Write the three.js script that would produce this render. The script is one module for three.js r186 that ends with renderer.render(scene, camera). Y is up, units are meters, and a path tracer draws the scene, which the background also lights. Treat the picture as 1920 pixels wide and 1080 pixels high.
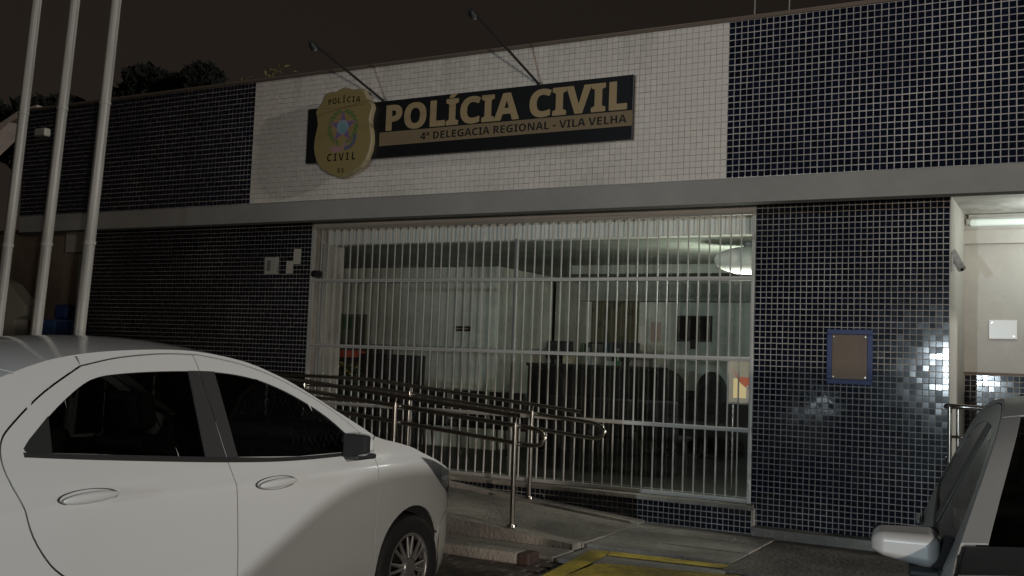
import * as THREE from 'three';
import { RoundedBoxGeometry } from 'three/addons/geometries/RoundedBoxGeometry.js';
import { mergeGeometries, mergeVertices, toCreasedNormals } from 'three/addons/utils/BufferGeometryUtils.js';

// ------------------------------------------------------------------ camera, sky, light, exposure
const scene = new THREE.Scene();
const camera = new THREE.PerspectiveCamera(31.1146, 16 / 9, 0.05, 600);
camera.position.set(2.5248, 1.464, 9.0734);
camera.quaternion.setFromRotationMatrix(new THREE.Matrix4().makeBasis(
  new THREE.Vector3(0.877, 0.037, -0.479).normalize(), new THREE.Vector3(0.001, 0.997, 0.079).normalize(),
  new THREE.Vector3(0.481, -0.07, 0.874).normalize()));
camera.updateMatrixWorld();

const renderer = new THREE.WebGLRenderer({ antialias: true });
renderer.setSize(1024, 576);
renderer.toneMapping = THREE.LinearToneMapping;
renderer.toneMappingExposure = 1.0;
renderer.shadowMap.enabled = true;

{ // night sky: a low brown city glow
  const w = 64, h = 32, d = new Float32Array(w * h * 4);
  for (let j = 0; j < h; j++) for (let i = 0; i < w; i++) {
    const el = (j + 0.5) / h * Math.PI - Math.PI / 2, k = (j * w + i) * 4;
    const g = 0.72 + 0.45 * Math.exp(-Math.max(0, el) * 2.2);
    const az = 1 + 0.18 * Math.cos((i / w) * 2 * Math.PI + 0.6);
    d[k] = 0.0150 * g * az; d[k + 1] = 0.0116 * g * az; d[k + 2] = 0.0092 * g * az; d[k + 3] = 1;
  }
  const t = new THREE.DataTexture(d, w, h, THREE.RGBAFormat, THREE.FloatType);
  t.mapping = THREE.EquirectangularReflectionMapping; t.magFilter = THREE.LinearFilter; t.minFilter = THREE.LinearFilter; t.needsUpdate = true;
  scene.background = t; scene.environment = t; scene.environmentIntensity = 1.0;
}
const sun = new THREE.DirectionalLight(new THREE.Color().setRGB(1.0, 0.985, 0.94), 1.0);
sun.position.set(3.6 * 8, 0.66 * 8, 0.52 * 8); sun.target.position.set(0, 0, 0);
sun.castShadow = true; sun.shadow.radius = 3.2;
Object.assign(sun.shadow.camera, { left: -18, right: 18, top: 12, bottom: -12, near: 0.1, far: 80 });
scene.add(sun, sun.target);

// two work floodlights stand behind the camera (their mirror images glint in the tiles)
const LAMPS = [
  { p: [5.3, 1.36, 11.0], aim: [1.2, 2.4, 1], ang: 0.72, I: 84, c: [1.0, 0.88, 0.76], r: 3, label: 'yellow site floodlight on a black tripod, the warmer lamp on the right' },
  { p: [0.14, 1.62, 16.0], aim: [2.6, 1.8, 0], ang: 0.60, I: 118, c: [0.76, 0.91, 1.0], r: 3, label: 'yellow site floodlight on a black tripod, the cooler lamp on the left' },
];

// ------------------------------------------------------------------ helpers
let seed = 7;
const rnd = () => { seed = (seed * 1664525 + 1013904223) >>> 0; return seed / 4294967296; };
const rr = (a, b) => a + (b - a) * rnd();
const used = {};
function numbered(n) { if (!(n in used)) { used[n] = 0; return n; } used[n]++; return n + '_' + String(used[n]).padStart(3, '0'); }
function tag(o, label, category, group) { o.userData.label = label; o.userData.category = category; if (group) o.userData.group = group; return o; }
function shade(o) { o.traverse(c => { if (c.isMesh) { c.castShadow = true; c.receiveShadow = true; } }); return o; }
function thing(name, label, category, pos = [0, 0, 0], turn = 0, group) {
  const o = new THREE.Group(); o.name = numbered(name); o.position.set(...pos); o.rotation.y = turn; scene.add(o); return tag(o, label, category, group);
}
function part(name, geo, mat, parent) {
  const g = Array.isArray(geo) ? mergeGeometries(geo.map(x => { const y = x.index ? x.toNonIndexed() : x; return y; })) : geo;
  const m = new THREE.Mesh(g, mat); m.name = name; m.castShadow = m.receiveShadow = true; (parent || scene).add(m); return m;
}
function struct(name, geo, mat) { const m = part(name, geo, mat, scene); m.userData.kind = 'structure'; return m; }
function boxUV(g, s = 1) { // uv in metres from the dominant normal
  const n = g.index ? g.toNonIndexed() : g; n.computeVertexNormals();
  const p = n.attributes.position, q = n.attributes.normal, u = new Float32Array(p.count * 2);
  for (let i = 0; i < p.count; i++) {
    const ax = Math.abs(q.getX(i)), ay = Math.abs(q.getY(i)), az = Math.abs(q.getZ(i));
    if (ay >= ax && ay >= az) { u[2 * i] = p.getX(i) * s; u[2 * i + 1] = p.getZ(i) * s; }
    else if (ax >= az) { u[2 * i] = p.getZ(i) * s; u[2 * i + 1] = p.getY(i) * s; }
    else { u[2 * i] = p.getX(i) * s; u[2 * i + 1] = p.getY(i) * s; }
  }
  n.setAttribute('uv', new THREE.BufferAttribute(u, 2)); return n;
}
function bx(x0, x1, y0, y1, z0, z1) { const g = new THREE.BoxGeometry(x1 - x0, y1 - y0, z1 - z0); g.translate((x0 + x1) / 2, (y0 + y1) / 2, (z0 + z1) / 2); return boxUV(g); }
function rbx(x0, x1, y0, y1, z0, z1, r = 0.006) { const g = new RoundedBoxGeometry(x1 - x0, y1 - y0, z1 - z0, 2, r); g.translate((x0 + x1) / 2, (y0 + y1) / 2, (z0 + z1) / 2); return g; }
function rod(a, b, r0, r1 = r0, seg = 12) {
  const A = new THREE.Vector3(...a), B = new THREE.Vector3(...b), d = B.clone().sub(A), g = new THREE.CylinderGeometry(r1, r0, d.length(), seg);
  g.applyQuaternion(new THREE.Quaternion().setFromUnitVectors(new THREE.Vector3(0, 1, 0), d.clone().normalize())); g.translate(...A.clone().add(B).multiplyScalar(0.5).toArray()); return g;
}
function tube(pts, r, seg = 40, closed = false) { return new THREE.TubeGeometry(new THREE.CatmullRomCurve3(pts.map(p => new THREE.Vector3(...p)), closed, 'centripetal'), seg, r, 10, closed); }
// tileable value noise
function noiseTex(size, oct, f, color, seedN = 1, aniso = [1, 1]) { // f(v, x, y) -> [r,g,b] 0..1
  const perm = []; let s = seedN * 7919 + 13; const rn = () => { s = (s * 1103515245 + 12345) & 0x7fffffff; return s / 0x7fffffff; };
  for (let i = 0; i < 4096; i++) perm.push(rn());
  const d = new Uint8Array(size * size * 4);
  const val = (x, y, px, py, o) => perm[(((x % px + px) % px) * 57 + ((y % py + py) % py) * 131 + o * 911) & 4095];
  for (let j = 0; j < size; j++) for (let i = 0; i < size; i++) {
    let v = 0, a = 0.5, tot = 0;
    for (let o = 0; o < oct.length; o++) {
      const px = oct[o] * aniso[0], py = oct[o] * aniso[1], X = i / size * px, Y = j / size * py, xi = Math.floor(X), yi = Math.floor(Y);
      let fx = X - xi, fy = Y - yi; fx = fx * fx * (3 - 2 * fx); fy = fy * fy * (3 - 2 * fy);
      const q = (val(xi, yi, px, py, o) * (1 - fx) + val(xi + 1, yi, px, py, o) * fx) * (1 - fy) + (val(xi, yi + 1, px, py, o) * (1 - fx) + val(xi + 1, yi + 1, px, py, o) * fx) * fy;
      v += q * a; tot += a; a *= 0.62;
    }
    const c = f(v / tot, i / size, j / size), k = (j * size + i) * 4;
    d[k] = c[0] * 255; d[k + 1] = c[1] * 255; d[k + 2] = c[2] * 255; d[k + 3] = 255;
  }
  const t = new THREE.DataTexture(d, size, size); t.wrapS = t.wrapT = THREE.RepeatWrapping; t.magFilter = THREE.LinearFilter; t.minFilter = THREE.LinearMipmapLinearFilter; t.generateMipmaps = true;
  if (color) t.colorSpace = THREE.SRGBColorSpace; t.needsUpdate = true; return t;
}
const grey = (v, lo, hi) => { const g = lo + (hi - lo) * Math.min(1, Math.max(0, (v - 0.25) * 2)); return [g, g, g]; };
const tMottle = noiseTex(512, [3, 7, 19, 60, 170], v => grey(v, 0.70, 1.0), true, 3);
const tStain = noiseTex(512, [2, 5, 12, 40, 120, 250], v => grey(v, 0.55, 1.0), true, 5);
const tWorn = noiseTex(512, [4, 9, 30, 90, 200], v => grey(v, 0.55, 1.0), true, 15);
const tRough = noiseTex(256, [6, 20, 80], v => grey(v, 0.45, 1.0), false, 8);
const tGrain = noiseTex(512, [40, 110, 240], v => grey(v, 0, 1), false, 9);
const tDrip = noiseTex(512, [4, 11, 33, 90], v => grey(v, 0.66, 1.0), true, 12, [4, 1]);
const tSoft0 = noiseTex(512, [3, 7, 19, 60, 170], v => grey(v, 0.88, 1.0), true, 21);
function rep(t, x, y) { const c = t.clone(); c.repeat.set(x, y); c.needsUpdate = true; return c; }
const tSoft = rep(tSoft0, 0.3, 0.3);
const M = (r, g, b, rough = 0.8, metal = 0, extra = {}) => { const m = new THREE.MeshPhysicalMaterial({ roughness: rough, metalness: metal, ...extra }); m.color.setRGB(r, g, b); return m; };

const mat = {
  grout: M(0.58, 0.535, 0.49, 0.9, 0, { map: rep(tMottle, 0.5, 0.5) }),
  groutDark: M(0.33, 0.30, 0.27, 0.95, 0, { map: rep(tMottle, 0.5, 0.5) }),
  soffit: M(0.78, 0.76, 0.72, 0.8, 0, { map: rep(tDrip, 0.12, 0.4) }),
  fascia: M(0.27, 0.26, 0.24, 0.85, 0, { map: tSoft }),
  plaster: M(0.66, 0.63, 0.58, 0.85, 0, { map: tSoft, bumpMap: rep(tGrain, 1.5, 1.5), bumpScale: 0.0006 }),
  header: M(0.80, 0.80, 0.74, 0.8, 0, { map: tSoft }),
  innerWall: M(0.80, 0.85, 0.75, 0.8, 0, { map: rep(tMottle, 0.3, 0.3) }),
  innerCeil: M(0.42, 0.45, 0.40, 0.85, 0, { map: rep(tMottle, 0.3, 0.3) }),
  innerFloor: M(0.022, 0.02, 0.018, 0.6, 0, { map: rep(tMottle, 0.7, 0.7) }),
  coping: M(0.20, 0.15, 0.115, 0.8, 0, { map: rep(tStain, 0.4, 0.4) }),
  concrete: M(0.40, 0.365, 0.32, 0.9, 0, { map: rep(tStain, 0.35, 0.35), bumpMap: rep(tGrain, 1.2, 1.2), bumpScale: 0.003, roughnessMap: rep(tRough, 0.4, 0.4) }),
  concreteDark: M(0.26, 0.235, 0.2, 0.95, 0, { map: rep(tStain, 0.5, 0.5), bumpMap: rep(tGrain, 0.9, 0.9), bumpScale: 0.006 }),
  concreteLight: M(0.44, 0.40, 0.35, 0.9, 0, { map: rep(tStain, 0.5, 0.5), bumpMap: rep(tGrain, 1.2, 1.2), bumpScale: 0.003 }),
  asphalt: M(0.17, 0.152, 0.13, 0.95, 0, { map: rep(tStain, 0.23, 0.23), bumpMap: rep(tGrain, 0.9, 0.9), bumpScale: 0.006 }),
  paver: [0, 1, 2, 3].map(i => M(0.17 + i * 0.025, 0.14 + i * 0.019, 0.118 + i * 0.015, 0.92, 0, { map: rep(tStain, 1.1, 1.1), bumpMap: rep(tGrain, 2, 2), bumpScale: 0.003 })),
  yellow: M(0.85, 0.62, 0.07, 0.75, 0, { map: rep(tWorn, 0.9, 0.9), bumpMap: rep(tGrain, 1.2, 1.2), bumpScale: 0.003 }),
  red: M(0.10, 0.058, 0.048, 0.8, 0, { map: rep(tStain, 1.5, 1.5) }),
  whitePaint: M(0.72, 0.70, 0.66, 0.5, 0, { map: rep(tMottle, 1, 1) }),
  poleWhite: M(0.50, 0.48, 0.44, 0.5, 0, { map: rep(tDrip, 1, 1) }),
  steel: M(0.50, 0.47, 0.43, 0.2, 1),
  blackMatt: M(0.012, 0.012, 0.012, 0.9),
  black: M(0.012, 0.012, 0.013, 0.5),
  blackGloss: M(0.006, 0.0065, 0.008, 0.22),
  rubber: M(0.016, 0.016, 0.016, 0.75),
  glassDark: M(0.004, 0.0045, 0.005, 0.04, 0, { clearcoat: 0.3, clearcoatRoughness: 0.03 }),
  blackPlastic: M(0.02, 0.02, 0.021, 0.6),
  glassTint: M(0.20, 0.21, 0.20, 0.03, 0, { transmission: 1, thickness: 0, ior: 1.4 }),
  pane: M(1, 1, 1, 0.02, 0, { transmission: 1, thickness: 0, ior: 1.45 }),
  gold: M(0.30, 0.20, 0.085, 0.5, 0.15),
};

// ------------------------------------------------------------------ ground (road at y = 0)
{
  const g = new THREE.PlaneGeometry(500, 500, 1, 1); g.rotateX(-Math.PI / 2); g.translate(0, -0.03, 0);
  struct('ground', boxUV(g), mat.asphalt);
  struct('forecourt', [bx(0.285, 9, -0.028, 0.030, -1, 1.7), bx(-16, -13, -0.028, 0.004, 1.2, 2.06), bx(0.3, 9, -0.028, 0.002, 1.7, 2.06)], mat.concreteDark);
  struct('yard', bx(-20, 20, -0.028, 0.001, 4.4, 30), mat.asphalt);
  struct('apron', [rbx(-13, -0.9, -0.028, 0.022, 1.69, 2.06, 0.012), rbx(-0.885, 0.30, -0.028, 0.016, 1.46, 2.06, 0.01)].map(x => boxUV(x)), mat.concrete);
  struct('pavement', [bx(-0.925, 0.27, -0.02, 0.044, 0.12, 0.59), bx(-0.925, 0.27, -0.02, 0.041, 0.608, 1.02), bx(-0.925, 0.27, -0.02, 0.036, 1.038, 1.448)].map(x => boxUV(x)), mat.concreteLight);
  struct('wall_footing', [boxUV(rbx(0.045, 1.75, -0.02, 0.112, -0.2, 0.16, 0.01))], mat.concrete);
  // ramp along the gate
  const H = x => 0.045 + Math.min(0.25, Math.max(0, (-0.93 - x) * 0.083));
  const sl = (z0, z1, lift) => {
    const s = new THREE.Shape(); s.moveTo(-0.93, -0.02); s.lineTo(-0.93, H(-0.93) + lift);
    s.lineTo(-3.94, H(-3.94) + lift); s.lineTo(-13, H(-13) + lift); s.lineTo(-13, -0.02);
    const g = new THREE.ExtrudeGeometry(s, { depth: z1 - z0, bevelEnabled: false }); g.translate(0, 0, z0); return boxUV(g);
  };
  struct('ramp', sl(0.33, 1.485, 0), mat.concrete);
  struct('ramp_kerb', sl(0.13, 0.32, 0.022), mat.concreteLight);
  struct('ramp_kerb_001', sl(1.497, 1.66, 0.012), mat.concreteLight);
  scene.userData.rampH = H;
  // yellow paint on the ground
  const lane = (pts, y) => { const s = new THREE.Shape(pts.map(p => new THREE.Vector2(p[0], -p[1]))); const g = new THREE.ShapeGeometry(s); g.rotateX(-Math.PI / 2); g.translate(0, y, 0); return boxUV(g); };
  const y1 = 0.021;
  const mk = [lane([[-0.80, 1.61], [-0.66, 1.56], [-0.60, 1.80], [-0.53, 2.75], [-0.66, 2.75]], y1), lane([[-0.655, 1.56], [0.75, 1.44], [0.75, 1.60], [-0.60, 1.735]], y1 + 0.002), lane([[-0.545, 2.10], [-0.50, 2.03], [0.45, 1.80], [0.30, 2.3], [-0.535, 2.75]], y1)];
  struct('yellow_marking', mk, mat.yellow);
  // block paving beyond the apron, laid stretcher-wise
  const pave = new THREE.Group(); pave.name = 'paving'; pave.userData.kind = 'structure'; scene.add(pave);
  const geos = [0, 1, 2].map(() => { const g = boxUV(new RoundedBoxGeometry(0.196, 0.06, 0.096, 1, 0.006)); return g; });
  const spots = [];
  for (let j = 0; j < 22; j++) for (let i = 0; i < 46; i++) {
    const x = -4.6 + i * 0.2 + (j % 2) * 0.1, z = 2.115 + j * 0.1;
    if (x > -0.82 && x < 0.9 && z < 2.72) continue;
    spots.push([x, z]);
  }
  const near = s => (s[0] > -1.9 && s[0] < 2.6 && s[1] < 3.3) ? 0 : 1;
  const nearS = spots.filter(s => near(s) === 0).slice(0, 300), far = spots.filter(s => !nearS.includes(s));
  const put = (o, s) => { o.position.set(s[0], -0.03 + rr(-0.002, 0.003), s[1]); o.rotation.set(rr(-0.012, 0.012), rr(-0.012, 0.012), rr(-0.012, 0.012)); };
  nearS.forEach((s, i) => { const m = part('paver' + (i ? '_' + String(i).padStart(3, '0') : ''), geos[i % 3], mat.paver[Math.floor(rnd() * 4)], pave); put(m, s); });
  const im = new THREE.InstancedMesh(geos[0], mat.paver[1], far.length), o = new THREE.Object3D();
  far.forEach((s, i) => { put(o, s); o.updateMatrix(); im.setMatrixAt(i, o.matrix); }); im.name = 'pavers'; im.userData.kind = 'stuff'; pave.add(im);
}

// ------------------------------------------------------------------ the police station
const T = 0.05, ZU = 1.2468;
const station = thing('police_station', 'police station front with blue and white mosaic tiles and a projecting tiled upper band', 'building');
function tileGeo(s, th, ch) { // chamfered tile, back at z=0
  const a = s / 2, b = a - ch, v = [], f = (p, q, r) => v.push(...p, ...q, ...r);
  const o = [[-a, -a, 0], [a, -a, 0], [a, a, 0], [-a, a, 0]], k = [[-a, -a, th - ch], [a, -a, th - ch], [a, a, th - ch], [-a, a, th - ch]], t = [[-b, -b, th], [b, -b, th], [b, b, th], [-b, b, th]];
  f(t[0], t[1], t[2]); f(t[0], t[2], t[3]);
  for (let i = 0; i < 4; i++) { const j = (i + 1) % 4; f(o[i], o[j], t[j]); f(o[i], t[j], t[i]); }
  const g = new THREE.BufferGeometry(); g.setAttribute('position', new THREE.Float32BufferAttribute(v, 3)); g.computeVertexNormals();
  return boxUV(g, 4);
}
const gBlue = tileGeo(0.0430, 0.0045, 0.0003), gWhite = tileGeo(0.0470, 0.005, 0.0004);
const blueM = [[0.004, 0.006, 0.0145], [0.0048, 0.0072, 0.018], [0.0035, 0.005, 0.012], [0.0054, 0.008, 0.020]].map(c => M(...c, 0.09));
const whiteM = [[0.60, 0.555, 0.505], [0.615, 0.57, 0.515], [0.59, 0.545, 0.50], [0.605, 0.56, 0.505]].map(c => M(...c, 0.3));
const blueI = M(1, 1, 1, 0.09), whiteI = M(1, 1, 1, 0.3);
const blueC = blueM.map(m => m.color), whiteC = whiteM.map(m => m.color);
function tiles(parent, kind, x0, y0, cols, rows, z, own, skip, seedN) {
  seed = seedN; const blue = kind === 'blue', o = new THREE.Object3D(), rest = []; let n = 0;
  for (let j = 0; j < rows; j++) for (let i = 0; i < cols; i++) {
    const x = x0 + (i + 0.5) * T, y = y0 + (j + 0.5) * T;
    if (skip && skip(x, y)) continue;
    const tilt = blue ? 0.008 : 0.006;
    const q = [x + rr(-0.0011, 0.0011), y + rr(-0.0011, 0.0011), z - 0.003 + rr(-0.0005, 0.0006), rr(-tilt, tilt), rr(-tilt, tilt), rr(-0.01, 0.01), Math.floor(rnd() * 4)];
    if (own && n < 300 && own(x, y)) {
      const m = part('tile' + (n ? '_' + String(n).padStart(3, '0') : ''), blue ? gBlue : gWhite, (blue ? blueM : whiteM)[q[6]], parent);
      m.position.set(q[0], q[1], q[2]); m.rotation.set(q[3], q[4], q[5]); n++;
    } else rest.push(q);
  }
  const im = new THREE.InstancedMesh(blue ? gBlue : gWhite, blue ? blueI : whiteI, rest.length), c = new THREE.Color();
  rest.forEach((q, i) => {
    o.position.set(q[0], q[1], q[2]); o.rotation.set(q[3], q[4], q[5]); o.updateMatrix(); im.setMatrixAt(i, o.matrix);
    const wet = Math.sin(q[0] * 9.1) * Math.sin(q[0] * 3.7 + 1.3) * Math.sin(q[0] * 23.0), dirt = blue ? 1 : (1 - Math.max(0, 0.10 + 0.16 * wet) * Math.exp(-(4.2 - q[1]) / 0.28) - Math.max(0, 0.05 + 0.10 * Math.sin(q[0] * 6.3 + 2)) * Math.exp(-(q[1] - 2.95) / 0.12) - 0.04 * Math.sin(q[0] * 1.9) * Math.sin(q[1] * 4.1 + q[0]));
    c.copy((blue ? blueC : whiteC)[q[6]]).multiplyScalar(dirt * ((blue ? 0.85 : 0.96) + (blue ? 0.3 : 0.08) * ((i * 7919 % 101) / 101))); im.setColorAt(i, c);
  });
  im.name = 'tiles'; im.userData.kind = 'stuff'; im.castShadow = im.receiveShadow = true; parent.add(im);
}
{
  const zb = ZU - 0.003, XE = 0.0985;
  // upper band
  const upR = part('blue_upper_wall', bx(XE, 7.0, 2.965, 4.2, 0.2, zb), mat.grout, station);
  const upW = part('white_upper_wall', bx(-4.8515, XE, 2.965, 4.2, 0.2, zb), mat.groutDark, station);
  const upL = part('blue_upper_wall', bx(-8.4515, -4.8515, 2.965, 4.2, 0.2, zb), mat.grout, station);
  tiles(upR, 'blue', XE, 2.95, 74, 25, ZU, (x, y) => x > 1.55 && x < 2.2, null, 11);
  tiles(upW, 'white', -4.8515, 2.95, 99, 25, ZU, (x, y) => x > -0.52, null, 12);
  tiles(upL, 'blue', -8.4515, 2.95, 72, 25, ZU, null, null, 13);
  part('soffit', bx(-8.4515, 7.0, 2.95, 2.964, 0.001, zb), mat.soffit, station);
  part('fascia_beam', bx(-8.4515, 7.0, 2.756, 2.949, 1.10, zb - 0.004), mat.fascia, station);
  part('soffit_trim', bx(0.002, 1.6, 2.935, 2.9495, 0.002, 0.016), mat.plaster, station);
  part('coping', [rbx(-8.50, 7.05, 4.2, 4.232, 0.9, ZU + 0.02, 0.006)], mat.coping, station);
  part('roof', bx(-8.4, 7.0, 4.05, 4.10, -6.5, 0.9), mat.coping, station);
  part('roof_wall', [bx(-8.8, 7.0, 2.95, 4.05, -0.15, 0.2)], mat.plaster, station);
  // right pillar
  const pil = part('pillar', bx(0.002, 1.597, 0.09, 2.95, -1.2, -0.003), mat.grout, station);
  tiles(pil, 'blue', 0, 0.10, 32, 57, 0, (x, y) => x > 0.9 && y > 1.05 && y < 2.25, (x, y) => x > 0.64 && x < 1.0 && y > 1.38 && y < 1.82, 21);
  part('pillar_edge', bx(1.5975, 1.606, 0.09, 2.949, -1.2, 0.004), mat.plaster, station);
  // left wall
  const lw = part('left_wall', bx(-8.8, -5.064, 0.09, 2.95, -0.6, -0.003), mat.grout, station);
  tiles(lw, 'blue', -8.81, 0.10, 75, 57, 0, null, null, 22);
  // plinth under the gate
  const pl = part('plinth', bx(-5.06, 0.04, -0.02, 0.250, -0.1, 0.117), mat.grout, station);
  tiles(pl, 'blue', -5.06, 0.0, 102, 5, 0.12, (x, y) => x > -2.4, null, 23);
  part('gate_sill', boxUV(rbx(-5.06, 0.03, 0.2505, 0.288, -0.16, 0.135, 0.006)), mat.concreteLight, station);
  // lintel and header behind the gate
  part('lintel', [bx(-5.06, 0.0, 2.885, 2.9495, -0.28, -0.03)], mat.plaster, station);
  part('header_beam', [bx(-9.6, 1.4, 2.71, 3.0, -0.42, -0.3)], mat.header, station);
  // the hall inside
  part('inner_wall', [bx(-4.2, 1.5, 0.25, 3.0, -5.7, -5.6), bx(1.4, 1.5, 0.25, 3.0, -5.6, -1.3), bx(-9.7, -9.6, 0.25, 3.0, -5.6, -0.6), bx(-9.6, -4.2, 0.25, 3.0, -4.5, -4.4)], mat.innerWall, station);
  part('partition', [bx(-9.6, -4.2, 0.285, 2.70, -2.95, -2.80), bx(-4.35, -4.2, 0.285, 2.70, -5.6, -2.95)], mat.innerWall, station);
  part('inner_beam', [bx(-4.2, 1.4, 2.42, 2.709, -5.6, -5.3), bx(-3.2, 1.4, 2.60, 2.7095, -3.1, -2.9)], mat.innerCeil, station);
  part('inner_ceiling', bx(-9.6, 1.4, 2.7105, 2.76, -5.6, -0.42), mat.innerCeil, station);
  part('added_dark_panel', [bx(-4.19, 1.39, 0.285, 1.12, -5.599, -5.58)], mat.blackPlastic, station);  // dark panel added so the lower back wall reads as shaded
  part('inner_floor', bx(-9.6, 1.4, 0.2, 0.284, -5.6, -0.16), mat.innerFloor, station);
  // porch on the right
  const pw = part('porch_wall', bx(1.5, 7.0, 0.2, 2.949, -1.32, -1.2), mat.plaster, station);
  part('porch_floor', bx(1.6, 7.0, -0.02, 0.285, -1.2, 0.4), mat.concrete, station);
  part('porch_beam', bx(1.606, 7.0, 2.68, 2.80, -1.2, -1.13), mat.plaster, station);
  part('porch_ceiling', bx(1.6, 7.0, 2.951, 2.964, -1.2, 0.0), mat.soffit, station);
  const da = part('dado', bx(1.606, 4.4, 0.286, 1.492, -1.1995, -1.183), mat.grout, station);
  tiles(da, 'blue', 1.61, 0.29, 55, 24, -1.18, null, null, 24);
  part('dado_cap', bx(1.606, 7.0, 1.4925, 1.515, -1.1995, -1.172), mat.coping, station);
  part('side_wall', [bx(6.9, 7.0, 0.285, 2.95, -1.2, 0.2)], mat.plaster, station);
  part('back_wall', [bx(-8.8, 7.0, 0, 4.05, -6.4, -6.2), bx(-8.8, -8.7, 0, 4.05, -6.2, -0.6)], mat.plaster, station);
}

// ------------------------------------------------------------------ the gate
{
  const g = thing('security_gate', 'white steel security gate of thin vertical bars with three cross rails', 'gate', [0, 0, 0]);
  const wm = mat.whitePaint;
  part('frame', [rbx(-0.036, -0.002, 0.29, 2.885, -0.035, 0.012, 0.004), rbx(-5.058, -5.024, 0.29, 2.885, -0.035, 0.012, 0.004), rbx(-5.022, -0.038, 2.850, 2.884, -0.035, 0.004, 0.004), rbx(-5.022, -0.038, 0.29, 0.325, -0.035, 0.006, 0.004)], wm, g);
  for (const y of [2.275, 1.553, 0.925]) part('rail', rbx(-5.022, -0.038, y - 0.018, y + 0.018, -0.045, -0.006, 0.004), wm, g);
  const bg = rbx(-0.0060, 0.0060, 0.326, 2.849, -0.026, -0.013, 0.003);
  for (let i = 0; i < 49; i++) { const b = part('bar', bg, wm, g); b.position.x = -0.036 - 0.0998 * (i + 1) + rr(-0.003, 0.003); b.rotation.z = rr(-0.0012, 0.0012); b.rotation.y = rr(-0.05, 0.05); }
  part('hinge', rod([-0.02, 0.42, 0.02], [-0.02, 0.50, 0.02], 0.012), wm, g); part('hinge', rod([-0.02, 2.6, 0.02], [-0.02, 2.68, 0.02], 0.012), wm, g);
}
{ // glazed screen just behind the bars
  const g = thing('glass_screen', 'clear glazed screen standing just behind the white security gate', 'window');
  const f = M(0.45, 0.44, 0.42, 0.35, 0.6);
  part('frame', [rbx(-5.05, -5.02, 0.288, 2.71, -0.22, -0.18, 0.003), rbx(-0.04, -0.01, 0.288, 2.71, -0.22, -0.18, 0.003), rbx(-5.02, -0.04, 0.288, 0.32, -0.22, -0.18, 0.003), rbx(-2.55, -2.52, 0.32, 2.71, -0.22, -0.18, 0.003)], f, g);
  part('pane', bx(-5.02, -2.55, 0.32, 2.709, -0.203, -0.197), mat.pane, g);
  part('pane', bx(-2.52, -0.04, 0.32, 2.709, -0.203, -0.197), mat.pane, g);
}

// ------------------------------------------------------------------ sign, badge, spotlights
function canvasTex(w, h, draw) { const c = document.createElement('canvas'); c.width = w; c.height = h; draw(c.getContext('2d'), w, h); const t = new THREE.CanvasTexture(c); t.colorSpace = THREE.SRGBColorSpace; return t; }
function planeUV(g, x0, x1, y0, y1) { const p = g.attributes.position, u = new Float32Array(p.count * 2); for (let i = 0; i < p.count; i++) { u[2 * i] = (p.getX(i) - x0) / (x1 - x0); u[2 * i + 1] = (p.getY(i) - y0) / (y1 - y0); } g.setAttribute('uv', new THREE.BufferAttribute(u, 2)); return g; }
{
  const g = thing('station_sign', 'long black sign board with large gold letters POLÍCIA CIVIL on the white tiles', 'sign');
  const z0 = ZU + 0.03, z1 = z0 + 0.045;
  part('board', rbx(-4.085, -0.675, 3.302, 3.840, z0, z1, 0.004), M(0.006, 0.006, 0.007, 0.4), g);
  part('bracket', [rbx(-3.9, -3.86, 3.45, 3.7, ZU + 0.004, z0, 0.002), rbx(-0.9, -0.86, 3.45, 3.7, ZU + 0.004, z0, 0.002)], mat.blackPlastic, g);
  const W = 2.49, Hh = 0.30;
  const tl = canvasTex(2048, 248, (c, w, h) => {
    c.fillStyle = '#08080a'; c.fillRect(0, 0, w, h); c.fillStyle = '#988462'; c.strokeStyle = '#988462'; c.lineWidth = 11; c.lineJoin = 'round';
    c.font = 'bold 272px sans-serif'; c.textBaseline = 'alphabetic';
    const s = 'POLÍCIA CIVIL', m = c.measureText(s).width; c.save(); c.translate(8, 234); c.scale((w - 16) / m, 1); c.fillText(s, 0, 0); c.strokeText(s, 0, 0); c.restore();
  });
  const pt = new THREE.PlaneGeometry(2.47, 0.292); pt.translate(-1.945, 3.690, z1 + 0.002); part('lettering', pt, M(1, 1, 1, 0.5, 0, { map: tl }), g);
  const tb = canvasTex(2048, 108, (c, w, h) => {
    c.fillStyle = '#786850'; c.fillRect(0, 0, w, h); c.fillStyle = '#14110c'; c.font = 'bold 78px sans-serif'; c.textBaseline = 'middle';
    const s = '4ª DELEGACIA REGIONAL - VILA VELHA', m = c.measureText(s).width; c.save(); c.translate(370, h * 0.53); c.scale((w - 370 - 40) / m, 1); c.fillText(s, 0, 0); c.restore();
  });
  const pb = new THREE.PlaneGeometry(2.535, 0.128); pb.translate(-1.943, 3.478, z1 + 0.002); part('gold_band', pb, M(1, 1, 1, 0.5, 0, { map: tb }), g);
}
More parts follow.
